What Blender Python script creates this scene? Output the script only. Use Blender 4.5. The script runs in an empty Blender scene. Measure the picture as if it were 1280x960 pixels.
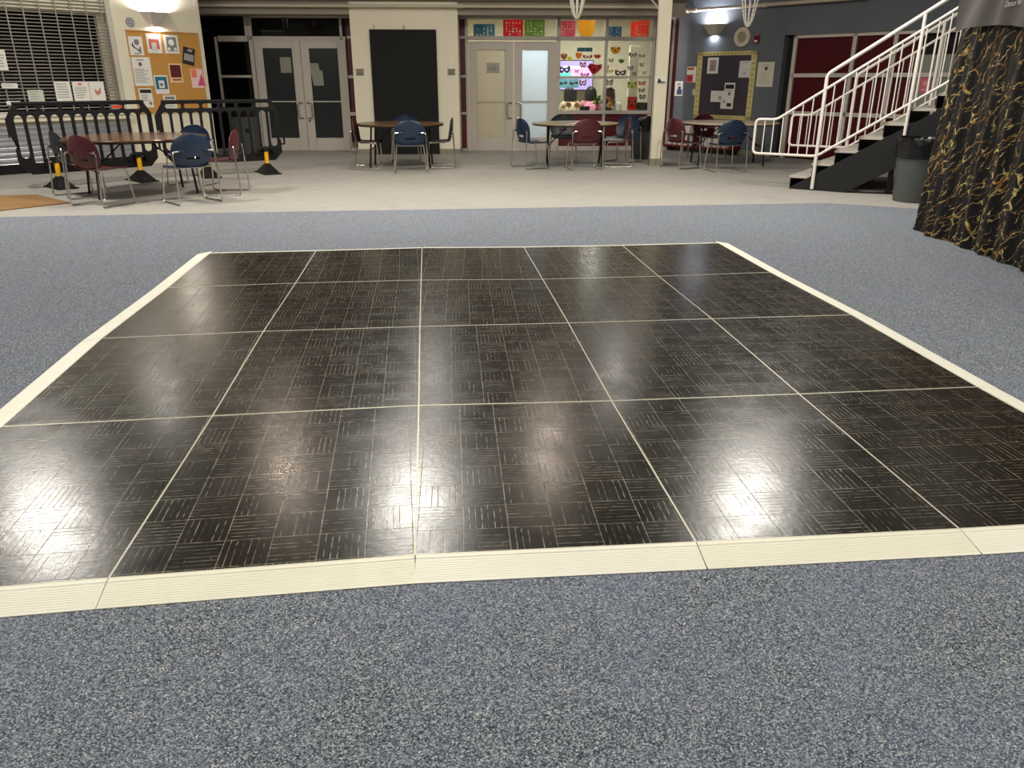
import bpy, bmesh, math, random
from mathutils import Vector, Matrix
from mathutils.geometry import tessellate_polygon
random.seed(7)
sc = bpy.context.scene
COL = sc.collection
PI = math.pi

# ------------------------------------------------------------------ camera
YAW, PIT, ROL, FPX = 0.1040, 0.3720, 0.0010, 972.09
CAM = Vector((0.091, -2.101, 1.434))
def _axes():
    cy, sy, cp, sp = math.cos(YAW), math.sin(YAW), math.cos(PIT), math.sin(PIT)
    F = Vector((sy*cp, cy*cp, -sp)); Rt = Vector((cy, -sy, 0)); U = Rt.cross(F)
    cr, sr = math.cos(ROL), math.sin(ROL)
    return cr*Rt+sr*U, -sr*Rt+cr*U, F
CR, CU, CF = _axes()
cam = bpy.data.cameras.new('camera'); cam.sensor_width = 36; cam.lens = FPX/1280*36; cam.clip_end = 100
co = bpy.data.objects.new('camera', cam); COL.objects.link(co)
m = Matrix((CR, CU, -CF)).transposed().to_4x4(); m.translation = CAM
co.matrix_world = m; sc.camera = co
def ray(a, b): return CF + CR*((a-640)/FPX) - CU*((b-480)/FPX)
def fl(a, b, h=0.0):
    d = ray(a, b); return CAM + d*((h-CAM.z)/d.z)

class Wall:
    """a vertical plane: x along it (left to right), y away from the room, z up"""
    def __init__(s, p, deg):
        s.p = Vector((p[0], p[1], 0)); s.a = math.radians(deg); s.D = Vector((math.cos(s.a), math.sin(s.a), 0)); s.N = Vector((-math.sin(s.a), math.cos(s.a), 0))
    def uv(s, px, py, out=0):
        d = ray(px, py); o = s.p - s.N*out
        q = CAM + d*((o-CAM).dot(s.N)/d.dot(s.N)); return (q-s.p).dot(s.D), q.z
    def pt(s, u, z=0, out=0): return s.p + s.D*u - s.N*out + Vector((0, 0, z))
    def rect(s, x0, y0, x1, y1, out=0):
        ym, xm = (y0+y1)/2, (x0+x1)/2
        return s.uv(x0, ym, out)[0], s.uv(x1, ym, out)[0], s.uv(xm, y1, out)[1], s.uv(xm, y0, out)[1]
    def off(s, out):
        w = Wall((s.p - s.N*out)[:2], math.degrees(s.a)); return w
BK = Wall((0, 15.80), -3.73)         # glazed storefront at the back
PF = Wall((-0.287, 14.96), -3.73)    # front face of the cream pier
LW = Wall(fl(0, 219)[:2], 44)        # serving window wall
_a = fl(959, 196); BW = Wall((_a.x, _a.y), -54)   # blue wall

# ------------------------------------------------------------------ materials
def L(c):  # sRGB 0-255 to linear
    return tuple(((v/255)/12.92 if v/255 <= .04045 else ((v/255+.055)/1.055)**2.4) for v in c)+(1,)
MATS = {}
def mat(name, c, rough=.5, metal=0, noise=0, scale=30, bump=0, spec=.5, coat=0, emit=0, trans=0):
    if name in MATS: return MATS[name]
    M = bpy.data.materials.new(name); M.use_nodes = True; nt = M.node_tree; b = nt.nodes['Principled BSDF']
    col = L(c); b.inputs['Base Color'].default_value = col; b.inputs['Roughness'].default_value = rough; b.inputs['Metallic'].default_value = metal
    b.inputs['Specular IOR Level'].default_value = spec; b.inputs['Coat Weight'].default_value = coat
    if emit: b.inputs['Emission Color'].default_value = col; b.inputs['Emission Strength'].default_value = emit
    if trans: b.inputs['Transmission Weight'].default_value = trans
    if noise or bump:
        tc = nt.nodes.new('ShaderNodeTexCoord'); n = nt.nodes.new('ShaderNodeTexNoise'); n.inputs['Scale'].default_value = scale; n.inputs['Detail'].default_value = 4
        nt.links.new(tc.outputs['Object'], n.inputs['Vector'])
        if noise:
            r = nt.nodes.new('ShaderNodeMix'); r.data_type = 'RGBA'
            r.inputs[6].default_value = tuple(min(1, v*(1-noise)) for v in col[:3])+(1,); r.inputs[7].default_value = tuple(min(1, v*(1+noise)) for v in col[:3])+(1,)
            nt.links.new(n.outputs['Fac'], r.inputs[0]); nt.links.new(r.outputs[2], b.inputs['Base Color'])
        if bump:
            bp = nt.nodes.new('ShaderNodeBump'); bp.inputs['Strength'].default_value = bump; bp.inputs['Distance'].default_value = .01
            nt.links.new(n.outputs['Fac'], bp.inputs['Height']); nt.links.new(bp.outputs['Normal'], b.inputs['Normal'])
    MATS[name] = M; return M

class NG:
    """tiny node helper"""
    def __init__(s, name):
        s.M = bpy.data.materials.new(name); s.M.use_nodes = True; s.t = s.M.node_tree; s.b = s.t.nodes['Principled BSDF']; MATS[name] = s.M
    def n(s, typ, **kw):
        x = s.t.nodes.new(typ)
        for k, v in kw.items(): setattr(x, k, v)
        return x
    def put(s, sock, v):
        if hasattr(v, 'node'): s.t.links.new(v, sock)
        else: sock.default_value = v
    def math(s, op, a, b=0.0, c=0.0, clamp=False):
        x = s.n('ShaderNodeMath', operation=op, use_clamp=clamp); s.put(x.inputs[0], a); s.put(x.inputs[1], b)
        if op in ('SMOOTH_MIN', 'MULTIPLY_ADD', 'COMPARE'): s.put(x.inputs[2], c)
        return x.outputs[0]
    def mix(s, f, a, b):
        x = s.n('ShaderNodeMix', data_type='RGBA'); s.put(x.inputs[0], f); s.put(x.inputs[6], a); s.put(x.inputs[7], b); return x.outputs[2]
    def mixf(s, f, a, b):
        x = s.n('ShaderNodeMix', data_type='FLOAT'); s.put(x.inputs[0], f); s.put(x.inputs[2], a); s.put(x.inputs[3], b); return x.outputs[0]
    def noise(s, vec, scale, detail=2, rough=.5):
        x = s.n('ShaderNodeTexNoise'); s.put(x.inputs['Vector'], vec); x.inputs['Scale'].default_value = scale; x.inputs['Detail'].default_value = detail; x.inputs['Roughness'].default_value = rough; return x
    def ramp(s, f, stops, interp='LINEAR'):
        x = s.n('ShaderNodeValToRGB'); s.put(x.inputs[0], f); cr = x.color_ramp; cr.interpolation = interp
        while len(cr.elements) < len(stops): cr.elements.new(.5)
        for e, (p, c) in zip(cr.elements, stops): e.position = p; e.color = c if len(c) == 4 else L(c)
        return x.outputs[0]
    def mapr(s, v, a, b, c=0, d=1):
        x = s.n('ShaderNodeMapRange'); s.put(x.inputs[0], v); x.inputs[1].default_value = a; x.inputs[2].default_value = b; x.inputs[3].default_value = c; x.inputs[4].default_value = d; return x.outputs[0]
    def scalev(s, vec, sc3, rot=(0, 0, 0)):
        x = s.n('ShaderNodeMapping'); s.put(x.inputs['Vector'], vec); x.inputs['Scale'].default_value = sc3; x.inputs['Rotation'].default_value = rot; return x.outputs[0]
    def obj(s): return s.n('ShaderNodeTexCoord').outputs['Object']
    def bump(s, h, strength, dist=.01):
        x = s.n('ShaderNodeBump'); x.inputs['Strength'].default_value = strength; x.inputs['Distance'].default_value = dist; s.put(x.inputs['Height'], h); s.t.links.new(x.outputs[0], s.b.inputs['Normal'])

def carpet_blue():
    g = NG('blue_carpet'); o = g.obj()
    v = g.n('ShaderNodeTexVoronoi'); g.put(v.inputs['Vector'], o); v.inputs['Scale'].default_value = 285
    sep = g.n('ShaderNodeSeparateColor'); g.put(sep.inputs[0], v.outputs['Color'])
    c = g.ramp(sep.outputs[0], [(0, (26, 30, 38)), (.17, (66, 73, 86)), (.40, (106, 114, 126)), (.64, (138, 145, 152)), (.85, (174, 178, 176)), (.97, (208, 208, 198))], 'CONSTANT')
    big = g.noise(o, 2.2, 3).outputs['Fac']
    mid = g.noise(o, 14, 3).outputs['Fac']
    c2 = g.mix(g.mapr(big, .35, .65), c, g.mix(.22, c, L((118, 122, 156))))
    c3 = g.mix(g.mapr(mid, .3, .7, 0, .3), c2, g.mix(.5, c2, L((128, 140, 142))))
    g.put(g.b.inputs['Base Color'], c3); g.b.inputs['Roughness'].default_value = .95; g.b.inputs['Specular IOR Level'].default_value = .15
    g.b.inputs['Sheen Weight'].default_value = .08; g.b.inputs['Sheen Roughness'].default_value = .6
    g.bump(sep.outputs[1], .5, .004); return g.M
def floor_grey():
    g = NG('grey_flooring'); o = g.obj()
    n1 = g.noise(o, 60, 4).outputs['Fac']; st = g.noise(g.scalev(o, (1.2, 9, 1)), 3, 4).outputs['Fac']; big = g.noise(o, .7, 2).outputs['Fac']
    c = g.mix(g.mapr(n1, .3, .7), L((150, 147, 142)), L((174, 170, 162)))
    c = g.mix(g.mapr(st, .35, .7, 0, .55), c, L((124, 122, 118)))
    c = g.mix(g.mapr(big, .35, .65, 0, .3), c, L((172, 168, 160)))
    g.put(g.b.inputs['Base Color'], c); g.b.inputs['Roughness'].default_value = .62; g.b.inputs['Specular IOR Level'].default_value = .3
    g.bump(n1, .15, .004); return g.M
def parquet():
    g = NG('black_parquet'); o = g.obj(); T = .1524
    sp = g.n('ShaderNodeSeparateXYZ'); g.put(sp.inputs[0], o)
    info = g.n('ShaderNodeObjectInfo')
    w = g.noise(o, 9, 2).outputs['Fac']; wob = g.math('MULTIPLY', g.math('SUBTRACT', w, .5), .004)
    x = g.math('DIVIDE', g.math('ADD', sp.outputs[0], wob), T); y = g.math('DIVIDE', g.math('ADD', sp.outputs[1], wob), T)
    fx, fy = g.math('FLOOR', x), g.math('FLOOR', y)
    par = g.math('MODULO', g.math('ABSOLUTE', g.math('ADD', fx, fy)), 2.0)
    ux, uy = g.math('FRACT', x), g.math('FRACT', y)
    def line(u, n, half):       # 1 near multiples of 1/n
        f = g.math('FRACT', g.math('MULTIPLY', u, n)); d = g.math('MINIMUM', f, g.math('SUBTRACT', 1.0, f)); return g.mapr(d, half*n*.35, half*n, 1, 0)
    strips = g.mixf(par, line(ux, 7, .011), line(uy, 7, .011))
    edge = g.math('MAXIMUM', line(ux, 1, .012), line(uy, 1, .012))
    # which strips are worn
    cell = g.n('ShaderNodeCombineXYZ'); g.put(cell.inputs[0], g.math('ADD', g.math('MULTIPLY', fx, 7), g.mixf(par, g.math('ROUND', g.math('MULTIPLY', ux, 7)), 0))); g.put(cell.inputs[1], g.math('ADD', g.math('MULTIPLY', fy, 7), g.mixf(par, 0, g.math('ROUND', g.math('MULTIPLY', uy, 7)))))
    g.put(cell.inputs[2], g.math('MULTIPLY', info.outputs['Random'], 50))
    wn = g.n('ShaderNodeTexWhiteNoise'); g.put(wn.inputs['Vector'], cell.outputs[0])
    patch = g.mapr(g.noise(o, 3.2, 3).outputs['Fac'], .36, .62)
    brk = g.mapr(g.noise(o, 28, 3).outputs['Fac'], .38, .6)
    worn = g.math('MULTIPLY', g.math('MULTIPLY', g.mapr(wn.outputs['Value'], .0, .7), brk), g.math('ADD', .45, g.math('MULTIPLY', patch, .7)))
    worn = g.math('MULTIPLY', strips, worn)
    ed = g.math('MULTIPLY', edge, g.mapr(brk, 0, 1, .25, .85))
    ln = g.math('MAXIMUM', worn, ed, clamp=True)
    # wood grain, warm and cool tiles
    gx = g.noise(g.scalev(o, (4, 160, 1)), 1.5, 4).outputs['Fac']; gy = g.noise(g.scalev(o, (160, 4, 1)), 1.5, 4).outputs['Fac']
    grain = g.mixf(par, gy, gx)
    tile = g.n('ShaderNodeCombineXYZ'); g.put(tile.inputs[0], fx); g.put(tile.inputs[1], fy); g.put(tile.inputs[2], g.math('MULTIPLY', info.outputs['Random'], 9))
    tw = g.n('ShaderNodeTexWhiteNoise'); g.put(tw.inputs['Vector'], tile.outputs[0])
    base = g.mix(g.mapr(grain, .35, .7), L((15, 16, 13)), L((36, 34, 28)))
    base = g.mix(g.math('MULTIPLY', tw.outputs['Value'], .45), base, L((34, 26, 21)))
    dust = g.mapr(g.noise(o, 1.7, 5, .65).outputs['Fac'], .5, .8, 0, .12)
    base = g.mix(dust, base, L((92, 86, 72)))
    sc_ = g.noise(g.scalev(o, (30, 3, 1), (0, 0, .9)), 4, 2).outputs['Fac']
    scr = g.mapr(sc_, .71, .74, 0, .5)
    base = g.mix(scr, base, L((140, 132, 112)))
    c = g.mix(g.math('MULTIPLY', ln, .9), base, L((162, 151, 124)))
    g.put(g.b.inputs['Base Color'], c)
    g.put(g.b.inputs['Roughness'], g.math('ADD', g.mapr(g.noise(o, 6, 4).outputs['Fac'], .3, .7, .195, .275), g.math('MULTIPLY', ln, .2)))
    g.b.inputs['Specular IOR Level'].default_value = .36
    h = g.math('ADD', g.math('MULTIPLY', grain, .10), g.math('ADD', g.math('MULTIPLY', ln, -.25), g.math('MULTIPLY', g.noise(o, 34, 3).outputs['Fac'], .55)))
    g.bump(h, .30, .0022); return g.M
def gold_cloth():
    g = NG('gold_veined_cloth'); o = g.obj()
    nz = g.noise(o, 3.0, 4); n2 = g.noise(o, 14, 4); sp = g.n('ShaderNodeSeparateXYZ')
    ad = g.n('ShaderNodeVectorMath', operation='MULTIPLY_ADD'); g.put(ad.inputs[0], nz.outputs['Color']); ad.inputs[1].default_value = (0, .22, .22); g.put(ad.inputs[2], o)
    ad2 = g.n('ShaderNodeVectorMath', operation='MULTIPLY_ADD'); g.put(ad2.inputs[0], n2.outputs['Color']); ad2.inputs[1].default_value = (0, .075, .075); g.put(ad2.inputs[2], ad.outputs[0])
    g.put(sp.inputs[0], ad2.outputs[0]); ca, sa = math.cos(math.radians(50)), math.sin(math.radians(50))
    al = g.math('SUBTRACT', g.math('MULTIPLY', sp.outputs[2], sa), g.math('MULTIPLY', sp.outputs[1], ca)); ac = g.math('ADD', g.math('MULTIPLY', sp.outputs[2], ca), g.math('MULTIPLY', sp.outputs[1], sa))
    veins = None
    for sl, scl, wd, lo in ((.30, 7, .04, .49), (.36, 13, .045, .50), (.25, 24, .055, .515)):
        cv = g.n('ShaderNodeCombineXYZ'); g.put(cv.inputs[0], g.math('MULTIPLY', al, sl)); g.put(cv.inputs[1], ac)
        v = g.n('ShaderNodeTexVoronoi', feature='DISTANCE_TO_EDGE', voronoi_dimensions='2D'); g.put(v.inputs['Vector'], cv.outputs[0]); v.inputs['Scale'].default_value = scl
        gt = g.noise(cv.outputs[0], scl*.9, 3); gate = g.mapr(gt.outputs['Fac'], lo, lo+.09)
        k = g.math('MULTIPLY', g.mapr(v.outputs['Distance'], wd*.3, wd, 1, 0), gate)
        veins = k if veins is None else g.math('MAXIMUM', veins, k)
    c = g.mix(veins, g.mix(g.mapr(nz.outputs['Fac'], .4, .6), L((12, 11, 13)), L((26, 22, 23))), g.mix(g.mapr(n2.outputs['Fac'], .4, .6), L((168, 112, 50)), L((250, 226, 140))))
    g.put(g.b.inputs['Base Color'], c); g.put(g.b.inputs['Metallic'], g.math('MULTIPLY', veins, .25)); g.put(g.b.inputs['Roughness'], g.mapr(veins, 0, 1, .65, .3)); g.b.inputs['Specular IOR Level'].default_value = .35
    g.bump(g.math('ADD', g.math('MULTIPLY', veins, .6), n2.outputs['Fac']), .45, .008); return g.M
def wood_top(name, a, b, rough=.28):
    g = NG(name); o = g.obj(); n = g.noise(g.scalev(o, (2, 22, 2)), 2, 5).outputs['Fac']
    g.put(g.b.inputs['Base Color'], g.mix(g.mapr(n, .3, .7), L(a), L(b))); g.b.inputs['Roughness'].default_value = rough; return g.M
def clear_glass(name, tint=(235, 240, 240), refl=.08, rough=.03):
    g = NG(name); t = g.t; out = t.nodes['Material Output']; tr = g.n('ShaderNodeBsdfTransparent'); tr.inputs[0].default_value = L(tint)
    gl = g.n('ShaderNodeBsdfGlossy'); gl.inputs['Roughness'].default_value = rough; mx = g.n('ShaderNodeMixShader'); fr = g.n('ShaderNodeFresnel'); fr.inputs[0].default_value = 1.45
    g.put(mx.inputs[0], g.math('ADD', fr.outputs[0], refl-.04)); t.links.new(tr.outputs[0], mx.inputs[1]); t.links.new(gl.outputs[0], mx.inputs[2]); t.links.new(mx.outputs[0], out.inputs[0]); return g.M
def frosted(name, c, k=.7):
    g = NG(name); t = g.t; out = t.nodes['Material Output']; tr = g.n('ShaderNodeBsdfTranslucent'); tr.inputs[0].default_value = L(c)
    mx = g.n('ShaderNodeMixShader'); mx.inputs[0].default_value = k; g.b.inputs['Base Color'].default_value = L(c); g.b.inputs['Roughness'].default_value = .35
    t.links.new(g.b.outputs[0], mx.inputs[1]); t.links.new(tr.outputs[0], mx.inputs[2]); t.links.new(mx.outputs[0], out.inputs[0]); return g.M

M_CARPET, M_FLOOR, M_PARQ, M_GOLD = carpet_blue(), floor_grey(), parquet(), gold_cloth()
M_CREAM = mat('cream_paint', (228, 221, 198), .75, noise=.04, scale=4)
M_BEIGE = mat('beige_paint', (150, 141, 125), .8, noise=.05, scale=3)
M_BLUE = mat('blue_grey_paint', (98, 103, 110), .8, noise=.05, scale=3)
M_CEIL = mat('ceiling_paint', (52, 46, 38), .9, noise=.1, scale=1.5)
M_ALU = mat('painted_aluminium', (196, 188, 178), .45, .1, noise=.03, scale=12)
M_RAMP = mat('cream_metal_trim', (240, 238, 222), .5, .05, noise=.04, scale=14)
M_RAMP2 = mat('yellowed_metal_trim', (238, 235, 214), .5, .05, noise=.05, scale=11)
M_STRIP = mat('seam_metal', (214, 208, 188), .4, .2, noise=.1, scale=20)
M_RED = mat('dark_red_panel', (92, 14, 22), .4, noise=.12, scale=2)
M_RED2 = mat('red_frame', (120, 26, 26), .5, noise=.15, scale=8)
M_BLACK = mat('black_plastic', (9, 9, 10), .6, noise=.15, scale=12, spec=.3)
M_BLACKM = mat('black_metal', (22, 22, 23), .4, .2, noise=.1, scale=20)
M_STEEL = mat('dark_steel', (30, 31, 32), .5, .3, noise=.12, scale=5)
M_WHITEM = mat('white_enamel', (226, 220, 212), .38, noise=.03, scale=20)
M_CHROME = mat('brushed_chrome', (205, 200, 192), .24, 1, noise=.05, scale=30)
M_NAVY = mat('navy_plastic', (27, 44, 68), .38, noise=.06, scale=20)
M_BURG = mat('burgundy_plastic', (76, 28, 34), .4, noise=.06, scale=20)
M_DARKP = mat('black_seat_plastic', (34, 36, 42), .4, noise=.06, scale=20)
M_GREYB = mat('grey_bin_plastic', (74, 77, 76), .55, noise=.06, scale=10)
M_BAG = mat('black_bin_liner', (16, 16, 17), .22, noise=.2, scale=20, bump=.8)
M_YEL = mat('amber_reflector', (238, 178, 24), .4, noise=.08, scale=30)
M_PAPER = mat('white_paper', (232, 230, 222), .8, noise=.03, scale=20)
M_CORK = mat('cork', (196, 144, 70), .9, noise=.12, scale=60, bump=.2)
M_DBOARD = mat('charcoal_board', (13, 12, 12), .85, noise=.15, scale=8)
M_PLUM = mat('plum_board', (64, 56, 66), .85, noise=.1, scale=8)
M_BASE = mat('taupe_cove_base', (140, 134, 118), .6, noise=.05, scale=10)
M_TARP = mat('grey_sheeting', (92, 88, 86), .45, noise=.2, scale=3, bump=.3)
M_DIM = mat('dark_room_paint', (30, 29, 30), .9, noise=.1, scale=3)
M_ROOM = mat('warm_room_paint', (216, 206, 180), .85, noise=.05, scale=2)
M_GLASS = clear_glass('clear_glass'); M_DGLASS = clear_glass('smoked_glass', (186, 188, 188), .06)
M_FROSTW = frosted('frosted_film_warm', (206, 202, 186), .55); M_FROSTC = frosted('frosted_film_cool', (214, 224, 230), .75)
M_FROSTD = mat('dark_tinted_glass', (40, 46, 46), .22, noise=.05, scale=2)
M_WOODT = wood_top('walnut_laminate', (72, 48, 32), (98, 68, 44), .2)
M_TOPB = wood_top('tan_laminate', (132, 112, 80), (156, 136, 102), .3); M_TOPC = wood_top('pale_laminate', (182, 160, 134), (206, 186, 160), .3)
M_TOPD = wood_top('brown_laminate', (88, 62, 42), (108, 80, 54), .28)
M_MAT = wood_top('tan_doormat', (124, 92, 54), (146, 112, 70), .9)
M_CORR = mat('corrugated_metal', (196, 198, 202), .3, .75, noise=.06, scale=10)
M_SKIN = mat('skin', (196, 140, 108), .55, noise=.04, scale=20); M_SKIN2 = mat('brown_skin', (150, 98, 70), .55, noise=.04, scale=20)
def pc(name, c, rough=.7, **k): return mat(name, c, rough, noise=.06, scale=25, **k)

# ------------------------------------------------------------------ mesh building
class MB:
    def __init__(s): s.v = []; s.f = []
    def add(s, vs, fs):
        n = len(s.v); s.v += [tuple(v) for v in vs]; s.f += [tuple(i+n for i in f) for f in fs]; return s
    def box(s, x0, x1, y0, y1, z0, z1, M=None):
        vs = [Vector((x, y, z)) for z in (z0, z1) for x, y in ((x0, y0), (x1, y0), (x1, y1), (x0, y1))]
        if M: vs = [M @ v for v in vs]
        return s.add(vs, [(0, 3, 2, 1), (4, 5, 6, 7), (0, 1, 5, 4), (1, 2, 6, 5), (2, 3, 7, 6), (3, 0, 4, 7)])
    def hexa(s, b, t): return s.add(list(b)+list(t), [(0, 3, 2, 1), (4, 5, 6, 7), (0, 1, 5, 4), (1, 2, 6, 5), (2, 3, 7, 6), (3, 0, 4, 7)])
    def tube(s, pts, r, n=8, closed=False, cap=True):
        P = [Vector(p) for p in pts]; R = r if isinstance(r, (list, tuple)) else [r]*len(P); N = len(P); vs = []; u = None
        for i, p in enumerate(P):
            if closed: t = (P[(i+1) % N]-P[i-1])
            else: t = (P[min(i+1, N-1)]-P[max(i-1, 0)])
            t = t.normalized() if t.length > 1e-9 else Vector((0, 0, 1))
            if u is None: u = t.orthogonal().normalized()
            u = (u - t*u.dot(t)); u = u.normalized() if u.length > 1e-6 else t.orthogonal().normalized(); w = t.cross(u)
            vs += [p+(u*math.cos(2*PI*k/n)+w*math.sin(2*PI*k/n))*R[i] for k in range(n)]
        fs = []
        for i in range(N if closed else N-1):
            a, b = i*n, ((i+1) % N)*n
            fs += [(a+k, a+(k+1) % n, b+(k+1) % n, b+k) for k in range(n)]
        if cap and not closed: fs += [tuple(range(n))[::-1], tuple((N-1)*n+k for k in range(n))]
        return s.add(vs, fs)
    def lathe(s, prof, n=32, c=(0, 0, 0), jit=None):
        vs = []; fs = []
        for i, (r, z) in enumerate(prof):
            for k in range(n):
                a = 2*PI*k/n; q = jit(i, k) if jit else 0
                vs.append((c[0]+(r+q)*math.cos(a), c[1]+(r+q)*math.sin(a), c[2]+z+q*.6))
        for i in range(len(prof)-1): fs += [(i*n+k, i*n+(k+1) % n, (i+1)*n+(k+1) % n, (i+1)*n+k) for k in range(n)]
        if prof[0][0] > 1e-4: fs.append(tuple(range(n))[::-1])
        if prof[-1][0] > 1e-4: fs.append(tuple((len(prof)-1)*n+k for k in range(n)))
        return s.add(vs, fs)
    def plate(s, outline, holes=(), y0=0, y1=.01, plane='xz', M=None):
        """polygon with holes in x-z, thickness along y (or x-y with thickness z)"""
        loops = [list(outline)]+[list(h) for h in holes]
        flat = [p for l in loops for p in l]; tri = tessellate_polygon([[Vector((p[0], p[1], 0)) for p in l] for l in loops]); n = len(flat)
        mk = (lambda p, d: Vector((p[0], d, p[1]))) if plane == 'xz' else (lambda p, d: Vector((p[0], p[1], d)))
        vs = [mk(p, y0) for p in flat]+[mk(p, y1) for p in flat]
        if M: vs = [M @ v for v in vs]
        fs = [tuple(t) for t in tri]+[tuple(i+n for i in t[::-1]) for t in tri]; o = 0
        for l in loops:
            k = len(l); fs += [(o+i, o+(i+1) % k, o+(i+1) % k+n, o+i+n) for i in range(k)]; o += k
        return s.add(vs, fs)
    def shell(s, fn, nu, nv, th, skip=None, nrm=None):
        """grid surface fn(u,v)->Vector, thickened by th along its normal; cells in skip(u,v) are left open"""
        P = [[fn(i/nu, j/nv) for i in range(nu+1)] for j in range(nv+1)]; Q = []
        for j in range(nv+1):
            row = []
            for i in range(nu+1):
                a = P[j][min(i+1, nu)]-P[j][max(i-1, 0)]; b = P[min(j+1, nv)][i]-P[max(j-1, 0)][i]; c = a.cross(b); c = c.normalized() if c.length > 1e-9 else Vector((0, 1, 0)); row.append(P[j][i]+c*th)
            Q.append(row)
        W = nu+1; n = W*(nv+1); vs = [p for r in P for p in r]+[p for r in Q for p in r]; on = {(i, j) for i in range(nu) for j in range(nv) if not (skip and skip((i+.5)/nu, (j+.5)/nv))}; fs = []
        for i, j in on:
            a, b, c, d = j*W+i, j*W+i+1, (j+1)*W+i+1, (j+1)*W+i; fs += [(a, d, c, b), (a+n, b+n, c+n, d+n)]
            if (i, j-1) not in on: fs.append((a, b, b+n, a+n))
            if (i, j+1) not in on: fs.append((c, d, d+n, c+n))
            if (i-1, j) not in on: fs.append((d, a, a+n, d+n))
            if (i+1, j) not in on: fs.append((b, c, c+n, b+n))
        return s.add(vs, fs)
    def ball(s, c, r, n=10, sq=(1, 1, 1), jit=0):
        vs = []; fs = []; m_ = n//2+1
        for i in range(m_+1):
            t = PI*i/m_
            for k in range(n):
                a = 2*PI*k/n; q = r*(1+random.uniform(-jit, jit)); vs.append((c[0]+q*sq[0]*math.sin(t)*math.cos(a), c[1]+q*sq[1]*math.sin(t)*math.sin(a), c[2]+q*sq[2]*math.cos(t)))
        for i in range(m_): fs += [(i*n+k, (i+1)*n+k, (i+1)*n+(k+1) % n, i*n+(k+1) % n) for k in range(n)]
        return s.add(vs, fs)
    def build(s, name, m_, parent=None, smooth=False, bevel=0, loc=None, rz=0):
        me = bpy.data.meshes.new(name); me.from_pydata(s.v, [], s.f); 
        bm = bmesh.new(); bm.from_mesh(me); bmesh.ops.remove_doubles(bm, verts=bm.verts, dist=1e-5)
        bmesh.ops.recalc_face_normals(bm, faces=bm.faces); bm.to_mesh(me); bm.free()
        me.materials.append(m_)
        if smooth:
            me.polygons.foreach_set('use_smooth', [True]*len(me.polygons)); me.set_sharp_from_angle(angle=math.radians(38))
        o = bpy.data.objects.new(name, me); COL.objects.link(o)
        if parent: o.parent = parent
        if loc is not None: o.location = loc; o.rotation_euler[2] = rz
        if bevel:
            b = o.modifiers.new('bevel', 'BEVEL'); b.width = bevel; b.segments = 2; b.limit_method = 'ANGLE'
        return o
def fillet(pts, r, k=5):
    P = [Vector(p) for p in pts]; out = [P[0]]
    for i in range(1, len(P)-1):
        a, b, c = P[i-1], P[i], P[i+1]; d1, d2 = (a-b), (c-b); q = min(r, d1.length*.45, d2.length*.45); s1, s2 = b+d1.normalized()*q, b+d2.normalized()*q
        for j in range(k+1):
            t = j/k; out.append(s1*(1-t)**2+b*2*t*(1-t)+s2*t*t)
    return out+[P[-1]]
def rslot(x0, x1, z0, z1, r, k=5):
    r = min(r, (x1-x0)/2-1e-4, (z1-z0)/2-1e-4); out = []
    for cx, cz, a0 in ((x1-r, z1-r, 0), (x0+r, z1-r, 90), (x0+r, z0+r, 180), (x1-r, z0+r, 270)):
        out += [(cx+r*math.cos(math.radians(a0+90*j/k)), cz+r*math.sin(math.radians(a0+90*j/k))) for j in range(k+1)]
    return out
def ell(cx, cz, rx, rz, n=20, a0=0): return [(cx+rx*math.cos(2*PI*k/n+a0), cz+rz*math.sin(2*PI*k/n+a0)) for k in range(n)]
def tag(o, label=None, cat=None, group=None, kind=None):
    if label: o['label'] = label
    if cat: o['category'] = cat
    if group: o['group'] = group
    if kind: o['kind'] = kind
    return o
def thing(name, label, cat, loc=(0, 0, 0), rz=0, group=None, kind=None):
    o = bpy.data.objects.new(name, None); COL.objects.link(o); o.location = loc; o.rotation_euler[2] = rz; o.empty_display_size = .1
    return tag(o, label, cat, group, kind)
def kids(o): return [c for c in bpy.data.objects if c.parent == o]
def copy_tree(o, parent=None):
    c = o.copy(); COL.objects.link(c); c.parent = parent
    for ch in kids(o): copy_tree(ch, c)
    return c
def struct(mb, name, m_, loc=None, rz=0, **k): return tag(mb.build(name, m_, loc=loc, rz=rz, **k), kind='structure')
def sempty(name, loc, rz=0): return thing(name, None, None, loc, rz, kind='structure')
def text_mesh(body, size, depth=.002):
    cu = bpy.data.curves.new('t', 'FONT'); cu.body = body; cu.size = size; cu.extrude = depth; cu.align_x = 'CENTER'; cu.align_y = 'CENTER'
    o = bpy.data.objects.new('t', cu); me = bpy.data.meshes.new_from_object(o); bpy.data.objects.remove(o); return me

# ------------------------------------------------------------------ floor, ceiling, outer shell
CH = 4.4
PH = [(-13, -6), (11.6, -6), (11.6, 19.5), (-13, 19.5)]
MB().plate(PH, y0=-.1, y1=0, plane='xy')
struct(MB().plate(PH, y0=-.12, y1=0, plane='xy'), 'floor', M_FLOOR)
cA, cB = fl(1032, 254.5), fl(1150, 262); dcb = (cB-cA).normalized(); cE = cA+dcb*7.2
cp = [(-12.6, -5.9), (cE.x, -5.9), (cE.x, cE.y), (cA.x, cA.y), (fl(640, 261).x, fl(640, 261).y), (fl(300, 266.3).x, fl(300, 266.3).y), (-12.6, 6.95)]
tag(MB().plate(cp, y0=0, y1=.008, plane='xy').build('carpet', M_CARPET), 'speckled blue-grey loop-pile carpet surrounding the dance floor', 'carpet', kind='structure')
struct(MB().plate(PH, y0=CH, y1=CH+.1, plane='xy'), 'ceiling', M_CEIL)
struct(MB().box(-13, 11.6, -6.2, -6, 0, CH), 'wall_front', M_BEIGE)
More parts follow.
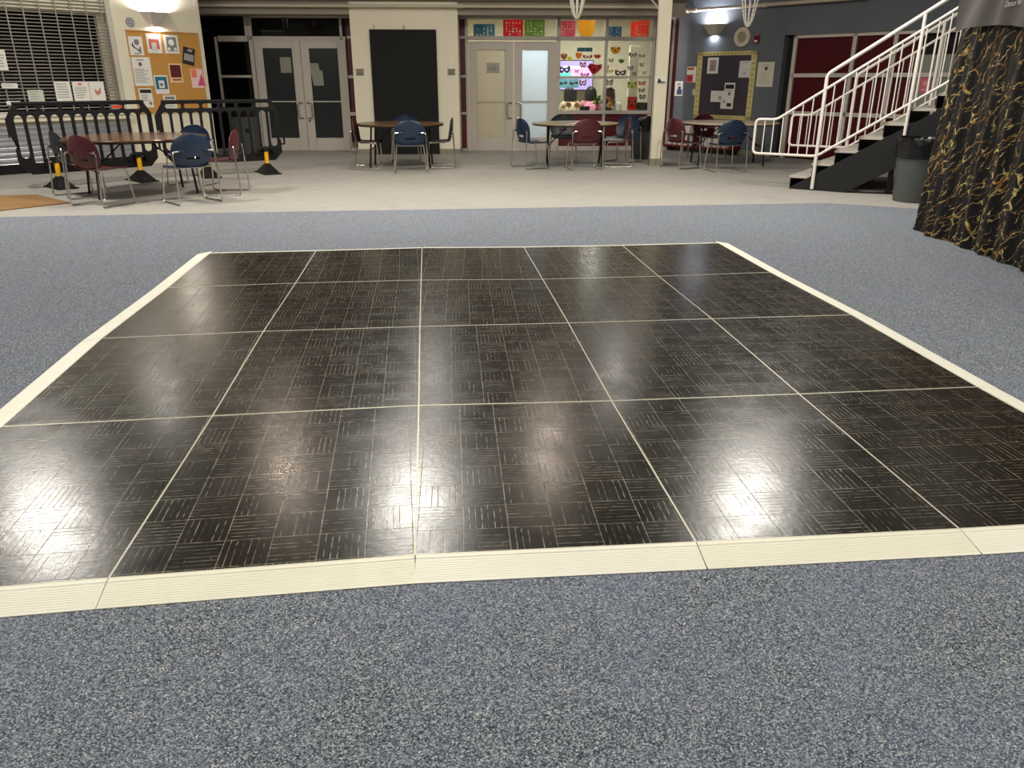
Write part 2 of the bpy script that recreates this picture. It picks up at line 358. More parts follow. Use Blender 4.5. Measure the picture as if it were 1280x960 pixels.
struct(MB().box(-13.2, -13, -6, 19.5, 0, CH), 'wall_outer_left', M_BEIGE)
struct(MB().box(11.6, 11.8, -6, 19.5, 0, CH), 'wall_outer_right', M_BEIGE)
struct(MB().box(-13, 11.6, 19.5, 19.7, 0, CH), 'wall_outer_back', M_ROOM)

# ------------------------------------------------------------------ dance floor
GP = {(1,0):(135.6,723.1),(2,0):(519,694),(3,0):(870,677.8),(4,0):(1199.4,661.2),(1,1):(265.5,520),(2,1):(523.5,506.9),(3,1):(764.5,501.2),(4,1):(998.7,492.6),(5,1):(1221.9,483.6),(0,1):(2,533.5),
 (0,2):(127.5,422.9),(1,2):(329.3,414.2),(2,2):(524.9,408.2),(3,2):(710.5,403.7),(4,2):(890,398.5),(5,2):(1064.4,393.6),(0,3):(210,359.6),(1,3):(369.4,353.9),(2,3):(526.4,350.1),(3,3):(678.3,349),(4,3):(823.3,345.3),(5,3):(963,340.4),
 (0,4):(262,316.7),(1,4):(394.9,313.8),(2,4):(527.5,310),(3,4):(655,309.2),(4,4):(778,307),(5,4):(898.1,303.9)}
FH = .03
G = {k: fl(*v, h=FH) for k, v in GP.items()}
G[(0, 0)] = G[(1, 0)]+(G[(0, 1)]-G[(1, 1)])+Vector((0, -.01, 0)); G[(5, 0)] = G[(4, 0)]+(G[(5, 1)]-G[(4, 1)])
colw = ['leftmost', 'second-from-left', 'middle', 'second-from-right', 'rightmost']
roww = ['nearest', 'second', 'third', 'farthest']
for j in range(4):
    for i in range(5):
        a, b, c, d = G[(i, j)], G[(i+1, j)], G[(i+1, j+1)], G[(i, j+1)]
        org = Vector(((a.x+d.x)/2, (a.y+b.y)/2, 0)); ang = math.atan2((b-a).y+(c-d).y, (b-a).x+(c-d).x)
        t = thing('dance_floor_panel', f'black parquet dance floor panel, {roww[j]} row, {colw[i]} column', 'dance floor panel', org, ang, 'black parquet dance floor panels')
        R = Matrix.Rotation(-ang, 3, 'Z'); q = [R @ (p-org) for p in (a, b, c, d)]; cen = sum(q, Vector())/4
        inn = [p+(cen-p).normalized()*.0052 for p in q]
        z = lambda ps, h: [(p.x, p.y, h) for p in ps]
        MB().hexa(z(inn, .009), z(inn, FH)).build('parquet_surface', M_PARQ, t)
        e = MB()
        for k in range(4):
            o1, o2, i1, i2 = q[k], q[(k+1) % 4], inn[k], inn[(k+1) % 4]
            o1 = o1+(cen-o1).normalized()*.0006; o2 = o2+(cen-o2).normalized()*.0006
            e.hexa(z((o1, o2, i2, i1), .009), z((o1, o2, i2, i1), FH+.001))
        e.build('metal_edging', M_STRIP, t)
# ramps
def ramp_piece(p, q, outw, w, label, m_, ext=(0, 0)):
    d = (q-p).normalized(); p = p-d*ext[0]+d*.002; q = q+d*ext[1]-d*.002; org = Vector((p.x, p.y, 0)); ang = math.atan2(d.y, d.x); ln = (q-p).length
    sg = 1 if Vector((-d.y, d.x, 0)).dot(outw) > 0 else -1
    t = thing('edge_ramp', label, 'edge ramp', org, ang, 'cream metal ramps edging the dance floor')
    prof = [(.0015, .009), (.0015, FH+.0015), (.018, FH+.0015), (.021, FH-.001), (w-.006, .0125), (w, .011), (w, .009)]
    n = len(prof); mb = MB(); mb.add([(x, sg*y, z_) for x in (0, ln) for y, z_ in prof], [tuple(range(n)), tuple(range(n, 2*n))[::-1]]+[(k, (k+1) % n, n+(k+1) % n, n+k) for k in range(n)])
    mb.build('sloped_plate', m_, t)
    rb = MB()
    for k in range(9):
        y = .03+(w-.045)*k/8; h = FH-.001-(FH-.0135)*(y-.021)/(w-.027); rb.box(.004, ln-.004, sg*y-.0022, sg*y+.0022, h-.0005, h+.0003)
    rb.build('grip_ridges', m_, t)
RW = .122
names5 = colw
for i in range(5):
    ramp_piece(G[(i, 0)], G[(i+1, 0)], Vector((0, -1, 0)), RW, f'cream edge ramp on the nearest side below the {names5[i]} panel' + (', brightest' if i == 2 else ''), M_RAMP if i in (0, 2, 4) else M_RAMP2, (RW if i == 0 else 0, RW if i == 4 else 0))
    ramp_piece(G[(i, 4)], G[(i+1, 4)], Vector((0, 1, 0)), RW, f'thin cream edge ramp on the far side behind the {names5[i]} panel', M_RAMP)
for j in range(4):
    ramp_piece(G[(0, j)], G[(0, j+1)], Vector((-1, 0, 0)), RW, f'cream edge ramp along the left side at the {roww[j]} panel row', M_RAMP, (0, RW*.6 if j == 3 else 0))
    ramp_piece(G[(5, j)], G[(5, j+1)], Vector((1, 0, 0)), RW, f'cream edge ramp along the right side at the {roww[j]} panel row', M_RAMP, (0, RW*.6 if j == 3 else 0))

# ------------------------------------------------------------------ back wall
def wbox(W, x0, y0, x1, y1, o0, o1, mb=None, snap=None):
    s0, s1, z0, z1 = W.rect(x0, y0, x1, y1)
    if snap is not None: z0 = snap
    mb = mb or MB(); mb.box(s0, s1, -o1, -o0, z0, z1); return mb
def wall_obj(mb, W, name, m_, **k): return struct(mb, name, m_, W.p, W.a, **k)
bs = lambda px, py=120: BK.uv(px, py)[0]
bz = lambda py, px=640: BK.uv(px, py)[1]
sL0, sP0, sP1, sR = -5.6, bs(444.5), bs(577), BK.uv(842, 100)[0]
ZT = bz(21.5)                     # head of the glazing
# header above glazing and pier
fz = PF.uv(500, 17)[1]
pl_l, pl_r = PF.uv(443.5, 120)[0], PF.uv(574, 120)[0]
hd = MB(); hd.box(-5.0, pl_l, 0, .12, PF.uv(350, 17.5)[1], CH); hd.box(pl_r, 5.6, 0, .12, PF.uv(700, 19)[1], CH)
wall_obj(hd, PF, 'wall_back', M_BEIGE)
wall_obj(MB().box(-5.0, 5.6, -.03, -.012, PF.uv(500, 2)[1], CH), PF, 'wall_back_bulkhead', mat('umber_paint', (92, 82, 66), .8, noise=.08, scale=2))
wall_obj(MB().box(-5.0, 5.6, .12, .95, PF.uv(350, 16)[1], PF.uv(350, 16)[1]+.1), PF, 'ceiling_soffit', M_BEIGE)
wall_obj(MB().box(pl_l, pl_r, -.01, .82, 0, CH), PF, 'wall_pier', M_CREAM)
wall_obj(MB().box(pl_l-.012, pl_r+.012, -.024, .80, 0, .10), PF, 'baseboard_back', M_BASE)

def mull(W, rects, name, depth=.05, m_=None, lbl=None):
    mb = MB()
    for r in rects: wbox(W, *r, -.02, depth, mb)
    return wall_obj(mb, W, name, m_ or M_ALU)
# storefront frame left (around door pair one)
mull(BK, [(307, 19, 437.5, 22.5), (306, 19, 310.5, 46), (429.5, 19, 432.5, 188.5), (434, 45, 447, 48.5), (436, 94, 447, 98), (438, 140, 448, 144.5), (440, 184.5, 450, 188.5),
          (273, 45, 310, 52), (277, 94, 315, 97), (312, 45.5, 432, 50)], 'trim_1')
# slanted-looking jambs are vertical: full height boxes by position at mid height
def vbar(mb, W, s, w, z0, z1, o0=-.02, o1=.05): mb.box(s-w/2, s+w/2, -o1, -o0, z0, z1)
mb = MB()
sJ = BK.uv(321.5, 120)[0]; vbar(mb, BK, sJ, .08, 0, ZT); sJ2 = BK.uv(438.5, 120)[0]
vbar(mb, BK, BK.uv(275, 90)[0], .04, .9, BK.uv(275, 46)[1]); vbar(mb, BK, BK.uv(450, 165)[0], .04, 0, ZT)
wall_obj(mb, BK, 'trim_2', M_ALU)
# double door builder: leaf rects given by pixel columns at y=120
def leaf(n, s0, s1, zt, hinge_left, glassm, lowm, handle_side, paper=None):
    t = sempty(f'door_{n}', BK.pt(s0), BK.a); w = s1-s0
    st = .17; fr = MB(); fr.box(0, st, -.045, 0, .01, zt).box(w-st, w, -.045, 0, .01, zt).box(st, w-st, -.045, 0, zt-.16, zt).box(st, w-st, -.045, 0, .01, .27).box(st, w-st, -.04, -.005, 1.0, 1.025)
    fr.build('leaf_frame', M_ALU, t, bevel=.004)
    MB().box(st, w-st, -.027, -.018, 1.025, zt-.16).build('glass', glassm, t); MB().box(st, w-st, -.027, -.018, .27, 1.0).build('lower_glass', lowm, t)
    hx = w-.045 if handle_side > 0 else .045
    h = MB().tube(fillet([(hx, -.04, .99), (hx, -.07, .99), (hx-handle_side*.10, -.10, .99), (hx-handle_side*.10, -.10, .68), (hx, -.07, .68), (hx, -.04, .68)], .05), .013)
    h.build('door_handle', M_CHROME, t, smooth=True)
    if handle_side < 0: MB().lathe([(.0, 0), (.018, 0), (.018, .02), (0, .02)], 12).build('lock_cylinder', M_BLACKM, t).matrix_local = Matrix.Translation((.07, -.045, .62)) @ Matrix.Rotation(PI/2, 4, 'X')
    return t
zd1 = BK.uv(375, 50)[1]
d1a, d1m, d1b = BK.uv(324.5, 120)[0], BK.uv(381, 120)[0], BK.uv(436.5, 120)[0]
leaf(1, d1a, d1m-.004, zd1, True, M_FROSTD, M_FROSTD, 1); leaf(2, d1m+.004, d1b, zd1, False, M_FROSTD, M_FROSTD, -1)
zd2 = BK.uv(640, 52)[1]
d2a, d2m, d2b = BK.uv(586.5, 120)[0], BK.uv(642, 120)[0], BK.uv(694, 120)[0]
leaf(3, d2a, d2m-.004, zd2, True, M_FROSTW, M_FROSTW, 1); leaf(4, d2m+.004, d2b, zd2, False, M_FROSTC, M_FROSTC, -1)
# frame right part
sA = (d2b+BK.uv(697.5, 120)[0])/2
mb = MB()
for s, w in ((bs(574.5), .06), (d2a-.035, .06), (d2b+.045, .08), (BK.uv(756, 100)[0], .06), (BK.uv(813.5, 100)[0], .08), (BK.uv(837.5, 100)[0], .05)):
    z0 = 0 if s < d2b+.1 or s > BK.uv(800, 100)[0] else .0
    vbar(mb, BK, s, w, z0, ZT)
sW0, sW1 = d2b+.045, BK.uv(813.5, 100)[0]
zTr = BK.uv(740, 49)[1]; zMid = BK.uv(756, 96.5)[1]; zSill = BK.uv(756, 140.5)[1]; zLow = BK.uv(756, 184)[1]
mb.box(bs(574.5), BK.uv(838, 100)[0], -.05, .02, ZT-.04, ZT); mb.box(d2a-.035, sW1, -.05, .02, zTr-.03, zTr+.05)
mb.box(sW0, sW1, -.05, .02, zMid-.03, zMid+.02); mb.box(sW0, sW1, -.07, .02, zSill-.03, zSill+.04); mb.box(sW0, BK.uv(838, 100)[0], -.05, .02, 0, .09)
for z in (.0, BK.uv(578, 143)[1], BK.uv(578, 97)[1], zTr-.0): mb.box(bs(574.5), d2a-.035, -.05, .02, z, z+.05)
wall_obj(mb, BK, 'trim_3', M_ALU)
# red infill strips
def redpanel(s0, s1, z0, z1, n): wall_obj(MB().box(s0, s1, -.005, .01, z0, z1), BK, n, M_RED)
redpanel(sJ2, BK.uv(452, 165)[0], 0, ZT, 'wall_red_infill_left'); redpanel(bs(574.5), d2a-.03, 0, ZT, 'wall_red_infill_middle')
redpanel(sW0, sW1, .05, zSill, 'wall_red_spandrel'); redpanel(sW1+.03, BK.uv(844, 100)[0], 0, ZT, 'wall_red_infill_right')
# glass panes
def pane(n, s0, s1, z0, z1, m_): 
    t = sempty(f'window_{n}', BK.pt(s0), BK.a); MB().box(0, s1-s0, -.004, .004, z0, z1).build('glass', m_, t); return t
pane(1, BK.uv(309, 40)[0], BK.uv(431, 40)[0], zd1+.05, ZT, M_DGLASS); pane(2, sL0, sJ-.03, .05, ZT, M_DGLASS)
pane(3, d2a, sW0-.03, zTr+.03, ZT-.03, M_GLASS)
sM = BK.uv(756, 100)[0]
for n, (a, b, c, d) in enumerate([(sW0+.04, sM-.03, zTr+.05, ZT-.04), (sM+.03, sW1-.04, zTr+.05, ZT-.04), (sW0+.04, sM-.03, zMid+.02, zTr-.03), (sM+.03, sW1-.04, zMid+.02, zTr-.03), (sW0+.04, sM-.03, zSill+.04, zMid-.03), (sM+.03, sW1-.04, zSill+.04, zMid-.03)]):
    pane(4+n, a, b, c, d, M_GLASS)
# dark room behind the left storefront; lit room behind the right one
sD = pl_l+.6
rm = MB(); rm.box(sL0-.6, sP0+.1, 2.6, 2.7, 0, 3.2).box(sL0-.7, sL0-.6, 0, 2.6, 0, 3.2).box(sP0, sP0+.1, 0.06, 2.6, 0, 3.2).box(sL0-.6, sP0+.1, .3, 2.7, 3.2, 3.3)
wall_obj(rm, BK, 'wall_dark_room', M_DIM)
rm = MB(); rm.box(sP1-.3, 7.2, 3.0, 3.1, 0, 3.0).box(sP1-.35, sP1-.25, .06, 3.0, 0, 3.0).box(7.1, 7.2, .3, 3.0, 0, 3.0).box(sP1-.3, 7.2, .08, 3.1, 3.0, 3.1)
wall_obj(rm, BK, 'wall_lit_room', M_ROOM)
# dark lower cabinets seen through the left glazing
wall_obj(MB().box(sL0, sJ-.05, -.012, .0, 0.0, BK.uv(290, 146)[1]), BK, 'trim_4', M_ALU) if False else None
for k, (x0, y0, x1, y1) in enumerate([(242, 150, 268, 186), (268, 148, 292, 186)]):
    s0, s1, z0, z1 = BK.rect(x0, y0, x1, y1, -.5); t = thing('storage_cabinet', ['low dark cabinet behind the glass beside the cork board wall', 'low dark cabinet behind the glass left of the grey bins'][k], 'cabinet', BK.pt(s0, 0, -.9), BK.a, 'dark cabinets behind the storefront glass')
    MB().box(0, s1-s0, 0, .4, 0, z1).build('body', M_DIM, t, bevel=.01); MB().box(.03, s1-s0-.03, -.015, 0, .06, z1-.05).build('door', M_BLACKM, t)

# ---- black board on pier, room signs
s0, s1, z0, z1 = PF.rect(466.5, 37, 547.5, 191)
t = thing('display_board', 'tall black blank board standing against the cream pier', 'board', PF.pt((s0+s1)/2, 0, .045), PF.a)
MB().box(-(s1-s0)/2, (s1-s0)/2, -.02, .02, .0, z1).build('panel', M_DBOARD, t, bevel=.004)
for k, (px, w) in enumerate(((467.5, .035), (505, .05))):
    s = PF.uv(px, 33)[0]; zz = PF.uv(px, 33)[1]
    tag(MB().box(-w/2, w/2, -.03, 0, 0, .10).build('wall_bracket', M_ALU if k == 0 else pc('pale_bracket', (190, 186, 130)), loc=PF.pt(s, z1-.02, .011), rz=PF.a, bevel=.003), ['small grey bracket on the pier above the black board left corner', 'small pale green bracket on the pier above the black board middle'][k], 'bracket', 'brackets above the black board')
for k, (x0, y0, x1, y1) in enumerate([(445, 86, 455, 94.5), (559.5, 86, 569, 94)]):
    s0, s1, z0, z1 = PF.rect(x0, y0, x1, y1); t = thing('room_sign', ['small grey room sign on the pier left of the black board', 'small grey room sign on the pier right of the black board'][k], 'sign', PF.pt((s0+s1)/2, (z0+z1)/2, .012), PF.a, 'grey room signs on the pier')
    h, w = (z1-z0)/2, (s1-s0)/2; MB().box(-w, w, -.008, 0, -h, h).build('plaque', pc('sign_grey', (150, 142, 122)), t, bevel=.002)
    p = MB(); p.box(-w*.8, w*.8, -.011, -.008, h*.55, h*.75).box(-w*.8, w*.8, -.011, -.008, -h*.75, -h*.5)
    for q in range(5): p.box(-w*.6+q*w*.26, -w*.6+q*w*.26+w*.13, -.011, -.008, -h*.3, h*(.1+.25*(q % 3 == 1)))
    p.build('sign_print', pc('sign_dark', (84, 78, 68)), t)

# ---- pipes, column
def wpipe(W, x0, y0, x1, y1, out, r, name, label, cat, m_=None, extra=()):
    a, b = W.uv(x0, y0, out), W.uv(x1, y1, out); z = (a[1]+b[1])/2; t = thing(name, label, cat, W.pt(a[0], z, out), W.a)
    ln = b[0]-a[0]; MB().tube([(0, 0, 0), (ln, 0, 0)], r, 10).build('pipe_run', m_ or M_BEIGE, t, smooth=True)
    for f in extra: MB().tube([(ln*f-.05, 0, 0), (ln*f+.05, 0, 0)], r*1.35, 10).build('coupling', m_ or M_BEIGE, t, smooth=True)
    for f in (.08, .35, .62, .9): MB().tube([(ln*f, 0, 0), (ln*f, out-.003, 0)], r*.4, 6).build('pipe_hanger', m_ or M_BEIGE, t, smooth=True)
    return t
M_PIPE = mat('painted_pipe', (196, 184, 164), .5, noise=.04, scale=8)
wpipe(PF, 246, 6, 838, 9.5, .10, .03, 'sprinkler_pipe', 'beige pipe running along the header above the storefront doors', 'pipe', M_PIPE, (.32, .55, .97))
wpipe(BW, 852, 12.5, 1082, -2, .12, .035, 'sprinkler_pipe', 'beige pipe along the top of the blue wall past the sconce', 'pipe', M_PIPE, (.03, .09, .5))
cb = fl(819, 207); cw = .21
t = thing('support_column', 'square cream painted column in front of the festive window', 'column', (cb.x+.03, cb.y+.12, 0), math.radians(-8))
MB().box(-cw/2, cw/2, -cw/2, cw/2, 0, CH).build('shaft', M_CREAM, t, bevel=.008)
MB().box(-cw/2-.01, cw/2+.01, -cw/2-.01, cw/2+.01, 0, .12).build('cove_base', M_BASE, t)
# notice on the column
WC = Wall((t.location+Matrix.Rotation(math.radians(-8), 3, 'Z') @ Vector((0, -cw/2, 0)))[:2], -8)
def sheet(W, x0, y0, x1, y1, label, name='notice', cat='notice', out=.006, m_=None, group=None, tilt=0, prints=(), corners=None):
    s0, s1, z0, z1 = W.rect(x0, y0, x1, y1, out); w, h = (s1-s0), (z1-z0)
    t = thing(name, label, cat, W.pt((s0+s1)/2, (z0+z1)/2, out), W.a, group)
    if tilt: t.rotation_euler[1] = math.radians(tilt)
    MB().plate(corners(w, h) if corners else [(-w/2, -h/2), (w/2, -h/2), (w/2, h/2), (-w/2, h/2)], y0=-.0025, y1=0).build('paper', m_ or M_PAPER, t)
    for k, (nm, pm, shapes) in enumerate(prints):
        p = MB()
        for sh in shapes:
            if sh[0] == 'r': a, b, c, d = sh[1:]; p.box((a-.5)*w, (c-.5)*w, -.0045-.001*k, -.0025, (.5-d)*h, (.5-b)*h)
            elif sh[0] == 'o': a, b, r = sh[1:]; p.plate(ell((a-.5)*w, (.5-b)*h, r*w, r*w, 14), y0=-.0045-.001*k, y1=-.0025)
            elif sh[0] == 'p': p.plate([((a-.5)*w, (.5-b)*h) for a, b in sh[1]], y0=-.0045-.001*k, y1=-.0025)
        p.build(nm, pm, t)
    return t
INK = pc('black_ink', (30, 30, 32)); GINK = pc('grey_ink', (128, 126, 126)); LINK = pc('light_grey_ink', (176, 174, 170))
def lines(x0, y0, x1, y1, n, seed=1, h=.45):
    r = random.Random(seed); d = (y1-y0)/n; return [('r', x0, y0+d*k, x0+(x1-x0)*r.uniform(.6, 1), y0+d*k+d*h) for k in range(n)]
sheet(WC, 820, 95.5, 833, 106, 'small white sign with a dark emblem on the cream column', 'column_sign', 'sign', .004, prints=[('emblem', INK, [('p', [(.12, .75), (.2, .4), (.15, .2), (.3, .35), (.38, .15), (.42, .5), (.6, .62), (.9, .62), (.9, .75)]), ('r', .1, .8, .9, .86)])])

# ------------------------------------------------------------------ festive room: papel picado, masks, people
W_IN = BK.off(-.10)
def picado(x0, y0, x1, y1, c, nm, label, rounded=False, skew=0):
    s0, s1, z0, z1 = W_IN.rect(x0, y0, x1, y1); w, h = s1-s0, z1-z0; t = thing('papel_picado_banner', label, 'banner', W_IN.pt((s0+s1)/2, z1, 0), W_IN.a, 'papel picado banners strung inside the transom')
    if rounded: out = [(-w/2, 0), (w/2, 0)]+[(w/2*math.cos(a)*(.98), -h*.25-h*.75*math.sin(a)) for a in [PI*k/14 for k in range(15)]]
    else:
        out = [(-w/2, 0), (w/2, skew*h)]; n = 7
        for k in range(n, -1, -1): out += [(-w/2+w*k/n, -h*.9), (-w/2+w*(k-.5)/n, -h)] if k else [(-w/2, -h*.9)]
    holes = []; r = random.Random(nm)
    for a in range(1, 6):
        for b in range(1, 6):
            if r.random() < .62 and not (rounded and b > 3): holes.append(ell(-w/2+w*a/6, -h*b/6.6-.02*h, w*.035*r.uniform(.7, 1.5), h*.04*r.uniform(.7, 1.5), 6, r.random()))
    MB().plate(out, holes, y0=0, y1=.002).build('tissue_sheet', frosted('tissue_'+nm, c, .5), t)
    MB().tube([(-w/2-.005, 0, .0), (w/2+.005, 0, .002)], .004, 5).build('string', M_PAPER, t)
picado(592, 30, 618.5, 47.6, (96, 150, 166), 'teal', 'teal cut-paper banner above the left frosted door')
picado(629, 24.5, 654, 48, (206, 40, 66), 'red', 'red cut-paper banner in the transom above the door pair')
picado(655.5, 24.5, 681, 48, (132, 160, 56), 'green', 'green cut-paper banner in the transom above the brighter door')
picado(699.5, 26, 719, 47.5, (206, 96, 122), 'pink', 'pink cut-paper banner at left end of window transom')
picado(721.5, 25.5, 744, 48, (222, 178, 40), 'yellow', 'yellow rounded cut-paper banner beside the pink one', True)
picado(758.5, 33, 777, 48, (44, 108, 138), 'blue', 'blue cut-paper banner in the right transom pane')
picado(788.5, 27, 811, 48, (226, 98, 62), 'orange', 'orange cut-paper banner at the right end of the transom', False, .12)
W_D = BK.off(-.06)
def eyes(w, h, k=.5): return [ell(-w*.2, -h*.02, w*.12, h*.14, 8), ell(w*.2, -h*.02, w*.12, h*.14, 8)]
def mask(px, py, pw, ph, c, nm, label, kind='mask', c2=None, cat='mask'):
    s0, s1, z0, z1 = W_D.rect(px-pw/2, py-ph/2, px+pw/2, py+ph/2); w, h = s1-s0, z1-z0; t = thing({'mask': 'party_mask', 'crown': 'jester_crown', 'card': 'craft_card', 'blob': 'paper_cutout', 'sign': 'window_sign'}[kind], label, cat, W_D.pt((s0+s1)/2, (z0+z1)/2), W_D.a, 'decorations stuck inside the festive window')
    m_ = frosted('craft_'+nm, c, .5); hl = []
    if kind == 'mask':
        out = [(-.5, .25), (-.42, .5), (-.2, .28), (0, .2), (.2, .28), (.42, .5), (.5, .25), (.46, -.15), (.3, -.42), (.12, -.38), (0, -.12), (-.12, -.38), (-.3, -.42), (-.46, -.15)]; hl = eyes(w, h)
    elif kind == 'crown': out = [(-.5, .1), (-.36, .42), (-.24, .1), (-.08, .5), (.04, .12), (.22, .5), (.3, .08), (.5, .3), (.36, -.25), (.15, -.5), (-.15, -.5), (-.36, -.25)]
    elif kind == 'blob': out = [(-.5, .2), (-.3, .5), (.1, .36), (.5, .42), (.42, 0), (.2, -.3), (0, -.5), (-.2, -.4), (-.36, -.1)]
    else: out = [(-.5, -.5), (.5, -.5), (.5, .5), (-.5, .5)]
    MB().plate([(a*w, b*h) for a, b in out], hl, y0=0, y1=.006).build('cut_shape', m_, t)
    if c2 is not None:
        m2 = pc('craft_'+nm+'_accent', c2, .6); p = MB()
        if kind == 'card': p.plate([(a*w*.8, b*h*.42) for a, b in [(-.5, -.1), (-.42, .35), (0, .12), (.45, .5), (.5, .2), (.4, -.3), (.1, -.1), (-.2, -.5)]], eyes(w*.7, h*.3), y0=-.003, y1=-.0005)
        else:
            for q in range(3): p.ball((-w*.3+q*w*.3, -.003, h*.18*(1 if q != 1 else -.6)), min(w, h)*.12, 8, (1, .3, 1))
        p.build('trimming', m2, t)
# lilac display screen with cards
s0, s1, z0, z1 = BK.off(-2.6).rect(699, 75, 741.5, 113); t = thing('display_screen', 'large bright lilac screen glowing behind the window masks', 'screen', BK.off(-2.6).pt((s0+s1)/2, 0, 0), BK.a)
w = (s1-s0)/2; MB().box(-w, w, .0, .05, z0, z1).build('casing', M_BLACKM, t, bevel=.004); MB().box(-w+.02, w-.02, -.004, 0, z0+.02, z1-.02).build('lit_screen', mat('screen_lilac', (166, 150, 214), .4, emit=.9), t)
MB().box(-w+.1, w*.25, -.008, -.004, z1-.2, z1-.14).build('screen_caption', mat('screen_white', (240, 245, 250), .4, emit=1.6), t)
p = MB().box(-w+.03, -w+.45, -.008, -.004, z0+.28, z0+.4); p.build('screen_green_band', mat('screen_green', (90, 220, 170), .4, emit=1.1), t)
p = MB().box(-.12, w*.85, -.008, -.004, z0+.32, z0+.52); p.build('screen_pink_band', mat('screen_pink', (235, 160, 220), .4, emit=1.1), t)
MB().box(-.03, .03, .02, .07, 0, z0+.1).box(-.35, .35, -.15, .2, 0, .03).build('stand', M_BLACKM, t)
for a in [(705, 70, 9, 9, (196, 120, 34), 'amber_jester', 'amber jester crown at top left of the festive window', 'crown', (60, 30, 60)),
          (712, 73.5, 5.5, 5.5, (222, 206, 60), 'yellow_note', 'tiny yellow square card beside the amber jester crown', 'sign', None),
          (731, 62, 19, 5, (60, 110, 118), 'teal_sign', 'teal rectangular sign at top of the left window pane', 'sign', (150, 190, 190)),
          (723.5, 69.5, 9, 9, (226, 150, 30), 'orange_funnel', 'orange paper cutout under the teal sign', 'blob', None),
          (734.5, 71, 12, 5, (160, 26, 36), 'dark_red_mask', 'dark red mask right of the orange cutout', 'mask', None),
          (747, 70, 10, 6, (190, 60, 50), 'red_script', 'small red squiggle cutout at the pane right edge', 'crown', None),
          (705.5, 87, 15, 10, (26, 20, 30), 'black_mask', 'large black mask over the lilac screen', 'mask', None),
          (728.5, 81, 8, 9, (214, 120, 40), 'orange_face', 'orange mask hanging in the pane centre', 'mask', (120, 30, 30)),
          (743.5, 86, 19, 14, (196, 30, 66), 'crimson_cape', 'crimson cape-shaped cutout in the left window pane', 'blob', (40, 30, 40)),
          (731, 93.3, 11, 4.5, (170, 46, 60), 'small_red_mask', 'small red mask below the orange mask', 'mask', None),
          (721, 89, 5, 5, (190, 50, 90), 'magenta_mask', 'tiny magenta mask between the black and orange masks', 'mask', None),
          (704, 104, 12, 11, (190, 240, 245), 'cyan_card_a', 'pale cyan card with black glasses, first from the door', 'card', (30, 34, 60)),
          (717, 104, 13, 11, (196, 238, 244), 'cyan_card_b', 'pale cyan card with black glasses, second from the door', 'card', (30, 34, 60)),
          (728.5, 103.5, 9, 9, (200, 40, 60), 'scarlet_mask', 'scarlet mask over the lower lilac screen area', 'mask', (240, 220, 230)),
          (769.5, 62, 14, 11, (206, 160, 40), 'gold_jester', 'gold and black jester crown in upper right pane', 'crown', (50, 40, 30)),
          (777, 76, 8, 6, (80, 140, 80), 'green_flower', 'green cutout above the black and red mask', 'crown', None),
          (775.5, 91, 14, 8, (26, 22, 26), 'black_pink_mask', 'black mask with pink feather hanging in the upper right pane', 'mask', (220, 90, 90)),
          (791, 68.5, 10, 6, (112, 106, 104), 'grey_mask', 'grey mask in front of the pale strip near pane top', 'mask', None),
          (802.5, 70, 8, 5, (140, 126, 108), 'taupe_mask', 'taupe mask near the upper right pane corner', 'mask', None),
          (764, 75.5, 6, 6, (130, 120, 100), 'olive_mask', 'olive mask below the gold jester crown', 'mask', None),
          (759, 84, 5, 6, (150, 110, 110), 'dusty_pink_mask', 'dusty pink mask at upper right pane left edge', 'mask', None),
          (762.5, 89, 8, 5, (214, 184, 80), 'pale_gold_mask', 'pale gold mask beside the black and pink mask', 'mask', None),
          (788, 85, 7, 6, (60, 56, 50), 'charcoal_mask', 'charcoal mask over the pale strip middle', 'mask', None),
          (793, 92, 5, 5, (110, 106, 96), 'stone_mask', 'stone grey mask at pale strip bottom', 'mask', None),
          (802, 81, 5, 6, (120, 118, 110), 'ash_mask', 'ash grey mask right of the pale strip', 'mask', None),
          (805.5, 91, 5, 5, (150, 160, 120), 'sage_mask', 'sage mask at the lower right of the upper pane', 'mask', None),
          (790, 106.5, 12, 12, (216, 214, 40), 'lime_mask', 'lime yellow mask with black eyes in lower right pane', 'mask', (30, 28, 26)),
          (802.5, 104, 9, 6, (214, 90, 40), 'red_orange_mask', 'red and orange mask right of the lime yellow mask', 'mask', None),
          (802, 113, 8, 6, (170, 110, 90), 'rust_mask', 'rust mask below the red and orange mask', 'mask', None),
          (803, 121, 8, 7, (70, 90, 60), 'forest_mask', 'dark green mask above the pane lower right corner', 'mask', (200, 80, 50)),
          (762, 103, 9, 9, (128, 110, 104), 'mauve_mask', 'mauve mask at the lower right pane top left corner', 'mask', None),
          (790, 130, 12, 18, (214, 78, 40), 'orange_poster', 'orange paper with dark radiating marks in lower right pane', 'sign', (90, 30, 24))]:
    mask(*a)
s0, s1, z0, z1 = BK.off(-.5).rect(786, 57, 797, 140); tag(MB().box(0, s1-s0, 0, .1, 0, z1).build('pale_post', M_CREAM, loc=BK.off(-.5).pt(s0, 0), rz=BK.a, bevel=.005), 'pale cream post standing inside behind the window masks', 'post')

